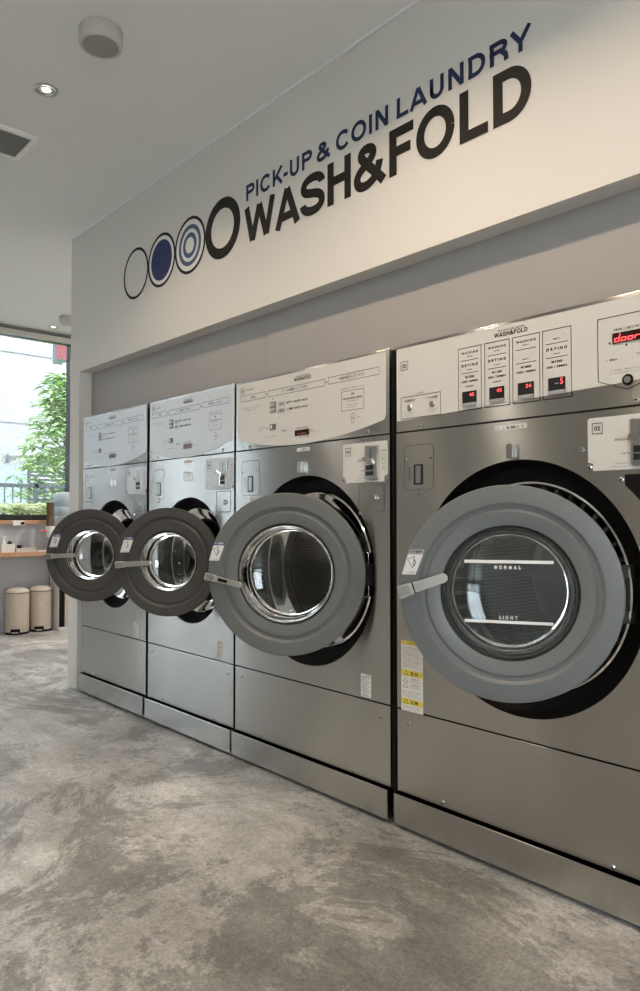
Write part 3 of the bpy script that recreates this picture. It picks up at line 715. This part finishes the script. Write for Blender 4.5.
    if kind == 'huge':
        screw(root, X(-1.127), gz(1.404), .008); screw(root, X(-1.001), gz(1.304), .008)
        g = G(); g.prism([(X(-.990), gz(1.320)), (X(-.990), gz(1.288)), (X(-.930), gz(1.225)), (X(-.870), gz(1.225)), (X(-.870), gz(1.320))], -.0006, 0, 'black'); g.build('cut_out', root, smooth=0)
        # yellow and white warning sticker low on the left
        g = G(); x0, x1, z0_, z1_ = X(-1.899) + .004, X(-1.789) + .004, gz(.431), gz(.704); yy = -.0008
        g.box(x0, x1, yy, 0, z0_, z1_, 'paper'); q = -.0012; h = z1_ - z0_
        for a, b in ((.945, 1.), (.50, .585), (.095, .18)): g.rect(x0, x1, z0_ + h * a, z0_ + h * b, q, 'yellow')
        text(g, 'ご使用上の注意', x0 + .03, x1 - .028, z0_ + h * .955, z0_ + h * .99, q - .0003, 'ink', .01)
        for a, tx in ((.515, '警告'), (.11, '注意')):
            text(g, tx, x0 + .045, x0 + .085, z0_ + h * a, z0_ + h * (a + .05), q - .0003, 'ink', .02); g.outline([(x0 + .014, z0_ + h * a), (x0 + .036, z0_ + h * a), (x0 + .025, z0_ + h * (a + .055))], .002, q - .0003, 'ink')
        for a, b, n_ in ((.62, .92, 9), (.20, .29, 3), (.02, .08, 2)):
            for r_ in range(n_): text(g, ('引火性の溶剤が付着した衣類は', '絶対に入れないでください', 'お子様を乗せないでください')[r_ % 3], x0 + .008, x1 - .010 - .012 * (r_ % 2), z0_ + h * (b - (b - a) * (r_ + .8) / n_), z0_ + h * (b - (b - a) * (r_ + .15) / n_), q, 'ink_grey', 0)
        for a in (.415, .335):
            g.outline([(x0 + .010, z0_ + h * a), (x0 + .034, z0_ + h * a), (x0 + .022, z0_ + h * (a + .065))], .002, q, 'ink_grey')
            text(g, '接触禁止', x0 + .050, x1 - .014, z0_ + h * (a + .035), z0_ + h * (a + .06), q, 'ink_grey', 0); text(g, 'けがのおそれ', x0 + .045, x1 - .010, z0_ + h * a, z0_ + h * (a + .025), q, 'ink_grey', 0)
        g.build('warning_sticker', root, smooth=0)
    else:
        g = G(); x0 = R - (.163 if big else .150); x1 = x0 + .057; z0_, z1_ = gz(.437), gz(.537)
        z0_ = max(z0_, .462)
        g.box(x0, x1, -.0008, 0, z0_, z1_, 'paper'); h = z1_ - z0_
        for r_ in range(9): text(g, ('製造番号', '定格電圧 200V', '標準使用水量')[r_ % 3], x0 + .005, x1 - .006 - .01 * (r_ % 2), z0_ + h * (.04 + .1 * r_), z0_ + h * (.10 + .1 * r_), -.0012, 'ink', .0)
        text(g, '仕様', x0 + .025, x1 - .005, z0_ + h * .92, z0_ + h * .98, -.0012, 'ink', .02)
        g.build('rating_sticker', root, smooth=0)
    # hinge bracket between tub ring and door
    dl = Vector((doorloc[0] - cx, doorloc[1], hz)); ph = math.radians(doorrot)
    hp = Vector((dl.x + DR * .93 * math.cos(ph), dl.y + DR * .93 * math.sin(ph)))
    g = G(); bx = hx + RR + .004; by = .086
    for s_ in (-1, 1):
        zc = hz + s_ * DR * .20
        pts = [(hp.x - .05 * math.cos(ph) - .0, hp.y + .040), (hp.x + (-.03 if kind == 'huge' else .002), hp.y + .050), (bx + (.0 if kind == 'huge' else .024), by - .012), (bx + (.0 if kind == 'huge' else .024), by), (bx - .030, by), (bx - .03, by - .02)]
        vs = [(a, b, zc - .022) for a, b in pts] + [(a, b, zc + .022) for a, b in pts]; n = len(pts)
        g.add(vs, [list(range(n)), list(range(n, 2 * n))[::-1]] + [(i, n + i, n + (i + 1) % n, (i + 1) % n) for i in range(n)], 'dark' if kind == 'huge' else 'chrome')
    if kind != 'huge': g.tube((bx, by - .02, hz - DR * .28), (bx, by - .02, hz + DR * .28), .013, 'dark')
    g.box(bx - .03, bx - .008, by - .03, by - .006, hz - DR * .15, hz + DR * .15, 'dark')
    bm_fix(g); g.build('hinge', root, bevel=.002)
    # ---- the door
    dk = 'door_grey' if kind == 'huge' else 'door_dark'
    if kind == 'big': dk = 'door_mid'
    P = DR; wr = .60 if big else .545
    prof = [(.990 * P, .030), (P, .022), (P, .006), (.992 * P, .001), (.975 * P, 0), (.835 * P, 0), (.822 * P, .003), (.805 * P, .0085), (.775 * P, .010), (.762 * P, .0075), (.750 * P, .0055), ((wr + 0.040) * P, .0085), ((wr + 0.025) * P, .011), ((wr + 0.018) * P, .018), ((wr + 0.006) * P, .020),
            (wr * P, .03), ((wr + .02) * P, .045), (.86 * P, .040), (.97 * P, .034)]
    g = G(); g.lathe(prof, dk, closed=True, n=128, ks=[dk] * 7 + ['groove_' + dk] * 1 + [dk] * 4 + ['dark'] * 2 + ['dark'] * 1 + ['black'] * 2 + [dk] * 2)
    dr = g.build('door', root, loc=dl, rot=(0, 0, ph), smooth=25)
    w = wr * P; tm = 'black_chrome' if kind == 'huge' else 'chrome'
    g = G(); g.lathe([(w + .002, .018), (w, .013), (w - .004, .013), (w - .008, .020), (w - .010, .050), (w - .006, .052), (w + .001, .045)], tm, closed=True, n=96); g.build('window_trim', dr, smooth=40)
    g = G(); wi = w - .011
    if kind == 'huge': g.lathe([(.0001, .018), (wi + .003, .018), (wi + .003, .021), (.0001, .021)], 'glass', n=96)
    g.lathe([(wi, .030), (wi - .002, .060), (wi * .985, .095), (wi * .93, .122), (wi * .74, .140), (wi * .4, .150), (.0001, .153), (.0001, .157), (wi * .4, .154), (wi * .75, .144), (wi * .95, .126), (wi * 1.005, .097), (wi + .003, .060), (wi + .003, .030)], 'glass', n=96, closed=True)
    g.build('door_glass', dr, smooth=40)
    g = G(); g.lathe([(w - .008, .062), (w - .006, .088), (w + .006, .100), (w + .045, .085), (w + .05, .046), (w, .052)], 'black', closed=True, n=96); g.build('rear_ring', dr)
    if kind == 'huge':
        g = G(); y = .0172
        g.rect(-.136, .132, .091, .101, y, 'white_mark'); lettering(g, 'NORMAL', -.044, .036, .073, .084, .22, y, 'white_mark', .8); g.build('normal_load_mark', dr, smooth=0)
        g = G(); g.flat([(-.136, -.094), (.130, -.096), (.130, -.087), (-.136, -.085)], y, 'white_mark')
        glL(g, y)
        g.build('light_load_mark', dr, smooth=0)
    # lever handle
    (ax, az), (bx_, bz), hwid = hang
    a = Vector((ax, az)); b = Vector((bx_, bz)); d = (b - a); ln = d.length; an = math.atan2(d.y, d.x)
    g = G(); w = hwid / 2
    out = [(0, -w * .9), (.006, -w * 1.1), (ln * .26, -w * .95), (ln * .34, -w * .8)] + [(ln - w * .75 + w * .75 * math.cos(t_), w * .75 * math.sin(t_)) for t_ in [(-90 + 22.5 * q) * PI / 180 for q in range(9)]] + [(ln * .34, w * .8), (ln * .26, w * .95), (.006, w * 1.1), (0, w * .9)]
    g.prism(out, -.034, -.018, 'handle'); g.box(ln * .02, ln * .24, -.0352, -.034, -w * .7, w * .7, 'satin')
    g.lathe([(.011, -.02), (.012, .0)], 'chrome', cx=ln * .15, n=20)
    if kind == 'big': g.box(ln * .36, ln * .60, -.0352, -.034, -w * .45, w * .45, 'black')
    if kind == 'huge': g.rect(ln * .30, ln * .325, -w * .85, w * .85, -.0345, 'black')
    R4 = Matrix.Translation((ax, 0, az)) @ Matrix.Rotation(-an, 4, 'Y'); g.xform(R4)
    g.build('handle', dr, smooth=30, bevel=.003)
    # sticker on the door rim
    sc = P / .335
    q = [(-.331 * sc, .052), (-.287 * sc, .052), (-.257 * sc, .132), (-.306 * sc, .132)]
    if not big: q = [(-.262, .048), (-.212, .048), (-.183, .130), (-.236, .130)]
    g = G(); lerp = lambda p, r_, t_: (p[0] + (r_[0] - p[0]) * t_, p[1] + (r_[1] - p[1]) * t_)
    hd = .80
    q0 = lerp(q[0], q[3], hd); q1 = lerp(q[1], q[2], hd)
    g.prism([q[0], q[1], q1, q0], -.0008, 0, 'paper'); g.prism([q0, q1, q[2], q[3]], -.0008, 0, 'grey_head' if kind == 'huge' else 'blue_head')
    text(g, 'ドア開閉', q0[0] + .006, q1[0] - .004, q0[1] + .004, q[3][1] - .004, -.0012, 'ink' if kind == 'huge' else 'paper', .02)
    mx_ = (q[0][0] + q[1][0] + q0[0] + q1[0]) / 4; mz = (q[0][1] + q0[1]) / 2 + .006
    g.outline([(mx_ - .014, mz + .010), (mx_ + .008, mz + .020), (mx_ + .002, mz - .018)], .0016, -.0012, 'ink'); g.ribbon(arc(mx_ - .004, mz, .014, .014, -50, 50, 10), .003, -.0012, 'ink')
    text(g, 'ハンドルを回す', q[0][0] + .006, q[1][0] - .002, q[0][1] + .003, q[0][1] + .009, -.0012, 'ink', .0)
    g.build('door_sticker', dr, smooth=0)
    return root

def glL(g, y):
    # word LIGHT under... drawn from strokes plus a T
    x0, z0, c = -.030, -.082, .011
    xs = x0
    for ch, adv in (('L', .011), ('I', .008), ('G', .014), ('H', .0135), ('T', .011)):
        if ch == 'T':
            g.rect(xs, xs + .009, z0 + c - .0022, z0 + c, y, 'white_mark'); g.rect(xs + .0034, xs + .0056, z0, z0 + c, y, 'white_mark')
        else:
            for st in glyph(ch, .2)[0]: g.ribbon([(xs + p[0] * c * .8, z0 + p[1] * c) for p in st], .0022, y, 'white_mark')
        xs += adv

def bm_fix(g):
    me = bpy.data.meshes.new('tmp'); me.from_pydata(g.v, [], g.f); bm = bmesh.new(); bm.from_mesh(me)
    bmesh.ops.recalc_face_normals(bm, faces=bm.faces); bm.to_mesh(me); bm.free()
    g.v = [tuple(v.co) for v in me.vertices]; g.f = [list(p.vertices) for p in me.polygons]; bpy.data.meshes.remove(me)

M['door_mid'] = plain('mid_grey_door_plastic', (.14, .145, .143), .38, spec=.4, var=.01)
for k, c in (('door_grey', (.135, .142, .142)), ('door_mid', (.115, .118, .116)), ('door_dark', (.056, .054, .051))):
    M['groove_' + k] = plain('groove_' + k, c, .4)

machine('huge', '02', -1.3375, 1.065, 1.857, (-1.245, -.185), 32.5, .009, -1.3375,
        'widest steel washing machine, nearest the camera, NORMAL and LIGHT lines on its door glass', ((-.337, -.004), (-.184, .050), .040))
machine('big', '03', -2.4225, 1.041, 1.859, (-2.28, -.225), 35, .018, -2.4225,
        'wide steel washing machine second from the camera, grey door lever with black inset', ((-.338, -.010), (-.172, -.048), .030))
machine('small', '04', -3.3875, .865, 1.868, (-3.318, -.17), 37.5, .0135, -3.3875,
        'narrow steel washing machine directly beside the wide second machine, dark grey door open', ((-.274, -.017), (-.078, -.004), .034))
machine('small', '05', -4.293, .895, 1.872, (-4.225, -.185), 39, .020, -4.293,
        'narrow steel washing machine at the far end against the cream wall edge, dark door open', ((-.278, -.010), (-.074, .002), .034))

# ------------------------------------------------------------------ ceiling things
def downlight(x, y, label, es=None):
    r = empty('ceiling_downlight', (x, y, CZ), label, 'ceiling light', 'recessed ceiling downlights')
    g = G(); g.lathe([(.040, -.004), (.050, -.006), (.053, -.003), (.053, 0)], 'satin', axis='z', n=40); g.build('trim_ring', r)
    g = G(); g.lathe([(.040, -.004), (.034, -.002), (.020, -.0015)], 'chrome', axis='z', n=40); g.build('reflector', r)
    g = G(); g.lathe([(.0001, -.003), (.012, -.003), (.020, -.0015)], 'lamp', axis='z', n=24); g.build('bulb', r)
    return r
downlight(-3.30, -.835, 'small round recessed downlight between the ceiling vent and the round ceiling speaker')
downlight(-7.43, .85, 'tiny recessed downlight in the ceiling by the far window')
def speaker(x, y, label, face='mesh_grey'):
    r = empty('ceiling_speaker', (x, y, CZ), label, 'ceiling speaker', 'round ceiling units')
    g = G(); g.lathe([(.0001, 0), (.086, 0), (.088, -.004), (.088, -.050), (.084, -.063), (.078, -.067), (.072, -.065)], 'dev_white', axis='z', n=64); g.build('housing', r)
    g = G(); g.lathe([(.0001, -.0650), (.072, -.0650), (.074, -.063)], face, axis='z', n=48); g.build('grille', r)
speaker(-2.747, -.825, 'round off-white surface speaker with a grey mesh face, near the top left of the ceiling')
speaker(-6.96, .82, 'small round ceiling unit far away beside the wall edge and the window', 'dev_white')
v = empty('ceiling_vent', (-3.90, -1.2, CZ), 'dark slatted rectangular air vent in a white frame in the ceiling', 'vent')
g = G(); x0, x1, y0, y1 = -.155, .155, -.5, .5
g.box(x0, x1, y0, y0 + .028, -.015, 0, 'vent_white'); g.box(x0, x1, y1 - .028, y1, -.015, 0, 'vent_white'); g.box(x0, x0 + .028, y0 + .028, y1 - .028, -.015, 0, 'vent_white'); g.box(x1 - .028, x1, y0 + .028, y1 - .028, -.015, 0, 'vent_white'); g.build('vent_frame', v, smooth=0)
g = G(); g.box(x0 + .028, x1 - .028, y0 + .028, y1 - .028, -.002, 0, 'black')
for k in range(11):
    xx = x0 + .036 + k * .0225; g.box(xx, xx + .008, y0 + .028, y1 - .028, -.012, -.003, 'slat')
g.build('louvre', v, smooth=0)

# ------------------------------------------------------------------ far corner: shelf, bins, water server
g = G(); g.box(0, .25, -2.0, .93, 0, .045, 'wood'); tag(g.build('wooden_shelf', loc=(WX, 0, .785), smooth=0, bevel=.003), 'long warm wooden wall shelf under the far window', 'shelf')
def bin_(x, y, r, h, label):
    o = empty('pedal_bin', (x, y, 0), label, 'bin', 'cream pedal bins', rz=math.radians(-28))
    g = G(); g.lathe([(.0001, .004), (r - .004, .004), (r, .02), (r, h * .885), (r - .003, h * .89)], 'bin', axis='z', n=48); g.build('body', o)
    g = G(); g.lathe([(.0001, 0), (r + .001, 0), (r + .002, .022), (r - .004, .024)], 'black', axis='z', n=48); g.build('base_ring', o)
    g = G(); g.lathe([(r - .001, h * .892), (r + .003, h * .90), (r + .002, h * .925), (r * .93, h * .955), (r * .7, h * .985), (r * .35, h * .998), (.0001, h)], 'bin_lid', axis='z', n=48); g.build('lid', o)
    g = G(); g.lathe([(r - .002, h * .882), (r + .0015, h * .884), (r + .0015, h * .894)], 'black', axis='z', n=48); g.build('rim_band', o)
    g = G(); g.box(r - .03, r + .012, -.045, .045, .012, .058, 'black'); g.box(r + .012, r + .03, -.032, .032, .018, .030, 'satin'); g.build('pedal', o, smooth=0, bevel=.003)
bin_(-7.54, .557, .113, .468, 'cream step-pedal bin on the left, under the shelf by the wall')
bin_(-7.572, .808, .110, .470, 'cream step-pedal bin on the right, beside the water dispenser')

ws = empty('water_dispenser', (-7.53, 1.075, 0), 'tall white water dispenser with a clear bottle on top and a brown cup tube', 'water dispenser')
g = G(); sx, sy = .125, .145
g.box(-sx, sx, -sy, sy, .03, 1.05, 'white'); g.build('body', ws, smooth=0, bevel=.008)
g = G(); g.box(-sx - .005, sx + .012, -sy - .004, sy + .004, 0, .03, 'white'); g.build('base', ws, smooth=0, bevel=.004)
g = G(); g.box(sx, sx + .006, -sy + .006, -sy + .062, .04, .78, 'black'); g.build('black_strip', ws, smooth=0)
g = G(); g.box(sx, sx + .010, -sy + .066, sy - .01, .04, .74, 'bin'); g.build('front_cover', ws, smooth=0, bevel=.003)
g = G(); g.box(sx, sx + .05, -.06, .06, .86, .90, 'grey_plastic'); g.tube((sx + .03, -.03, .90), (sx + .03, -.03, .95), .012, 'red'); g.tube((sx + .03, .03, .90), (sx + .03, .03, .95), .012, 'blue'); g.build('tap', ws)
g = G(); b0 = 1.05
g.lathe([(.0001, b0), (.08, b0 + .002), (.10, b0 + .02), (.141, b0 + .07), (.144, b0 + .14), (.137, b0 + .15), (.144, b0 + .16), (.144, b0 + .24), (.137, b0 + .25), (.144, b0 + .26), (.144, b0 + .36), (.125, b0 + .40), (.0001, b0 + .41)], 'clear', axis='z', n=40); g.build('bottle', ws)
g = G(); ty = -.215; tx = .055
g.lathe([(.0001, 1.085), (.040, 1.085), (.041, 1.34), (.043, 1.345), (.043, 1.36), (.0001, 1.362)], 'brown_tube', cx=tx, cy=ty, axis='z', n=28, ks=['brown_tube'] * 2 + ['satin'] * 3)
g.build('cup_tube', ws)
g = G(); g.lathe([(.046, 1.095), (.046, 1.06), (.035, 1.02), (.033, .98), (.020, .975)], 'white', cx=tx, cy=ty, axis='z', n=28); g.box(tx - .015, tx + .015, ty + .03, -sy, 1.02, 1.08, 'white'); g.tube((tx, ty - .04, 1.045), (tx, ty - .09, 1.045), .010, 'red'); g.build('cup_holder', ws)

sh_z = .83
def item(name, label, cat, g, loc, group=None, **k): o = g.build(name, loc=loc, **k); return tag(o, label, cat, group)
g = G(); g.box(-.05, .05, -.065, .065, 0, .004, 'white')
for a in ((-.05, -.046, -.065, .065), (.046, .05, -.065, .065), (-.046, .046, -.065, -.061), (-.046, .046, .061, .065)): g.box(*a, .004, .085, 'white')
item('storage_tray', 'open white square tray at the left end of the wooden shelf', 'tray', g, (-7.58, .455, sh_z), smooth=0)
g = G(); g.lathe([(.0001, .0), (.022, .0), (.022, .10), (.010, .125), (.010, .14), (.0001, .14)], 'white', axis='z', n=20); g.box(-.008, .035, -.008, .008, .14, .16, 'white')
item('pump_bottle', 'small white pump bottle standing in the white tray', 'bottle', g, (-7.59, .43, sh_z + .0045))
g = G(); g.box(-.016, .016, -.018, .018, 0, .10, 'black'); g.box(-.010, .010, -.012, .012, .10, .115, 'ink_grey')
item('marker_box', 'small black box sticking up out of the white tray', 'box', g, (-7.575, .485, sh_z + .0045), smooth=0, bevel=.002)
g = G(); g.box(-.05, .05, -.10, .10, 0, .038, 'dev_white'); g.box(-.051, .051, -.101, .101, .030, .034, 'ink_grey')
item('tissue_box', 'low off-white box lying on the shelf beside the white tray', 'box', g, (-7.56, .63, sh_z), smooth=0, bevel=.003)
g = G(); g.box(-.018, .018, -.02, .02, 0, .032, 'black')
item('card_reader', 'small black cube on top of the low off-white box', 'box', g, (-7.56, .575, sh_z + .0385), smooth=0, bevel=.003)
g = G(); g.box(-.06, .06, -.06, .06, 0, .006, 'paper'); g.box(-.055, .058, -.055, .062, .006, .010, 'white')
item('paper_stack', 'flat stack of white paper on the shelf right of the off-white box', 'paper', g, (-7.56, .80, sh_z), smooth=0)
po = empty('power_outlet', (WX + .035, .60, 1.125), 'white power outlet strip on the window sill edge with a black plug', 'outlet')
g = G(); g.box(0, .018, -.06, .06, -.026, .026, 'white'); g.build('cover', po, smooth=0, bevel=.003)
g = G(); g.box(.018, .04, .02, .05, -.014, .014, 'black'); g.build('plug', po, smooth=0, bevel=.003)

# ------------------------------------------------------------------ outside the window
g = G(); g.box(-30, WX - .26, -20, 14, -.12, -.02, 'asphalt'); g.box(WX - .26, 14, -20, BY - .16, -.12, -.02, 'asphalt'); g.box(RX + .16, 14, BY - .16, 8, -.12, -.02, 'asphalt'); struct(g.build('ground_outside', smooth=0))
bl = empty('white_building', (-15, 0, -.02), 'white rendered building with horizontal joints beyond the window', 'building')
g = G(); g.box(-6, 0, -12, 9, 0, 6.4, 'facade'); g.build('wall', bl, smooth=0)
g = G()
for z in (1.55, 3.12, 4.56, 6.2): g.box(-.0, .012, -12, 9, z, z + .022, 'facade_joint')
g.build('joint', bl, smooth=0)
g = G(); g.box(0, .04, 3.36, 4.3, 1.55, 2.34, 'louvre')
for k in range(9): g.box(.04, .06, 3.40, 4.26, 1.60 + k * .082, 1.63 + k * .082, 'white')
g.build('louvred_window', bl, smooth=0)
g = G(); g.box(0, .03, -3.0, 3.34, 0, 2.26, 'bluepanel'); g.build('lower_cladding', bl, smooth=0)
g = G(); g.tube((.06, 2.95, 2.47), (.06, 4.4, 2.47), .04, 'facade'); g.tube((.06, 2.95, 2.47), (.06, 2.93, 2.30), .035, 'facade_joint'); g.build('pipe', bl)
g = G(); g.lathe([(.0001, -.16), (.05, -.15), (.10, -.06), (.12, 0)], 'facade_joint', axis='x', cx=0, cy=3.76, cz=4.04, n=20); g.build('vent_hood', bl)
fe = empty('metal_fence', (-10, 0, -.02), 'grey metal railing with thin upright bars outside the window', 'fence')
g = G(); g.box(-.03, .03, -6, 6, 1.615, 1.665, 'fence'); g.box(-.02, .02, -6, 6, .15, .19, 'fence'); g.build('rail', fe, smooth=0)
for k in range(9):
    g = G(); y = 1.655 + (k - 5) * 1.3; g.box(-.03, .03, y - .028, y + .028, 0, 1.68, 'fence'); g.build('post', fe, smooth=0)
g = G()
for k in range(110): g.box(-.008, .008, -5.9 + k * .108, -5.886 + k * .108, .19, 1.615, 'fence')
bars = g.build('upright_bars', fe, smooth=0); bars['kind'] = 'stuff'
def leafcloud(g, pts, size, k, droop=.4):
    for p in pts:
        yaw = random.uniform(0, 2 * PI)
        for q in range(random.randint(4, 6)):
            a = yaw + q * 2 * PI / 5 + random.uniform(-.3, .3); l = size * random.uniform(.7, 1.2); w = l * .30
            d = Vector((math.cos(a), math.sin(a), random.uniform(-droop, .25))).normalized(); s_ = d.cross(Vector((0, 0, 1))).normalized()
            up = Vector((0, 0, -.12 * l))
            P0 = Vector(p); P1 = P0 + d * l * .5; P2 = P0 + d * l + up
            g.add([P0, P1 + s_ * w * .5, P2, P1 - s_ * w * .5, P1 + Vector((0, 0, .01))], [(0, 1, 4), (1, 2, 4), (4, 2, 3), (0, 4, 3)], k)
tr = empty('young_tree', (-11, 2.50, -.02), 'leafy green young tree outside the window near the wall edge', 'tree')
g = G(); pts = []
for k in range(430):
    t = random.random(); z = 1.2 + t * 2.25
    rad = (.80 * (1 - t) ** .65 + .16) * (1 if t > .12 else .8)
    a = random.uniform(0, 2 * PI); r = rad * math.sqrt(random.random())
    pts.append((r * math.cos(a) * .8, r * math.sin(a), z + random.uniform(-.06, .06)))
leafcloud(g, pts, .25, 'leaf'); g.build('foliage', tr, smooth=0)
g = G(); g.tube((0, .02, 0), (.02, .0, 1.5), .04, 'bark'); g.tube((.02, 0, 1.5), (0, -.05, 3.0), .025, 'bark')
for k in range(12):
    z = 1.2 + k * .15; a = k * 2.4; g.tube((0, 0, z), (.5 * math.cos(a) * (1.2 - k * .07), .5 * math.sin(a) * (1.2 - k * .07), z + .3), .012, 'bark')
g.build('trunk', tr)
he = empty('clipped_hedge', (-9.3, 0, -.02), 'light green hedge in front of the railing outside the window', 'hedge')
g = G(); pts = [(random.uniform(-.25, .25), random.uniform(-1.6, 3), 1.0 + random.random() ** .6 * .38) for _ in range(1800)]
leafcloud(g, pts, .10, 'hedge', .2); f1 = g.build('leaves', he, smooth=0)
g = G(); g.box(-.22, .22, -1.6, 3, 0, 1.22, 'hedge'); g.build('inner_growth', he, smooth=0)
sg = empty('hanging_sign', (-9.4, 1.86, 3.0), 'faded red and green signboard outside high at the window corner', 'sign')
g = G(); g.box(-.02, .02, -.20, .45, .30, .55, 'sign_red'); g.build('red_panel', sg, smooth=0)
g = G(); g.box(-.02, .02, -.20, .45, .235, .30, 'sign_green'); g.box(-.03, .03, -.22, -.20, .235, .55, 'fence'); g.build('green_panel', sg, smooth=0)

# ------------------------------------------------------------------ light
def disk(x, y, energy, size=.09, col=(1, .82, .62), z=CZ - .012):
    l = bpy.data.lights.new('downlight_or_fill', 'AREA'); l.shape = 'DISK'; l.size = size; l.energy = energy; l.color = col
    o = bpy.data.objects.new('downlight_or_fill', l); C.objects.link(o); o.location = (x, y, z); return o
WARM = (1, .78, .56)
def spread(o, deg): o.data.spread = math.radians(deg)
for x, e in ((-3.30, 5), (-2.45, 2.8), (-1.60, 9), (-.75, 5), (.10, 4.5), (-7.43, 5)):
    spread(disk(x, -.835 if x < -3 and x > -4 else (.85 if x < -7 else -.80), e, .08, col=WARM), 132)
for x in (-5.8, -3.6, -1.4, .8): disk(x, -3.0, 8.5, .12, (1, .90, .78))  # added row of fill lamps out of view, lifts floor and ceiling
disk(-6.4, 1.7, 42, .10, (1, .93, .85))
W = bpy.data.worlds.new('World'); SC.world = W; W.use_nodes = True; nt = W.node_tree
bg = nt.nodes['Background']
sky = nt.nodes.new('ShaderNodeTexSky'); sky.sky_type = 'HOSEK_WILKIE'; sky.turbidity = 8; sky.sun_direction = (-.3, -.5, .8)
mix = nt.nodes.new('ShaderNodeMix'); mix.data_type = 'RGBA'; mix.inputs[0].default_value = .75
nt.links.new(sky.outputs[0], mix.inputs[6]); mix.inputs[7].default_value = (.89, .945, 1, 1)
nt.links.new(mix.outputs[2], bg.inputs[0]); bg.inputs[1].default_value = 16.0

# ------------------------------------------------------------------ camera
f = 716.; th = math.atan2(650, f); p = math.atan2(21.5, f)
cam = bpy.data.cameras.new('Camera'); co = bpy.data.objects.new('Camera', cam); C.objects.link(co)
co.location = (0, -2.1, 1.19)
fw = Vector((-math.cos(th) * math.cos(p), math.sin(th) * math.cos(p), math.sin(p)))
co.rotation_euler = fw.to_track_quat('-Z', 'Y').to_euler()
cam.sensor_fit = 'VERTICAL'; cam.sensor_height = 24; cam.lens = f / 991 * 24; cam.clip_start = .05
SC.camera = co
SC.view_settings.view_transform = 'Standard'; SC.view_settings.look = 'None'; SC.view_settings.gamma = 1; SC.view_settings.use_curve_mapping = False
SC.view_settings.exposure = 0.45
SC.cycles.max_bounces = 10; SC.cycles.transmission_bounces = 8; SC.cycles.transparent_max_bounces = 8; SC.cycles.glossy_bounces = 5; SC.cycles.diffuse_bounces = 4
SC.cycles.use_denoising = True; SC.cycles.sample_clamp_indirect = 8; SC.cycles.caustics_reflective = False
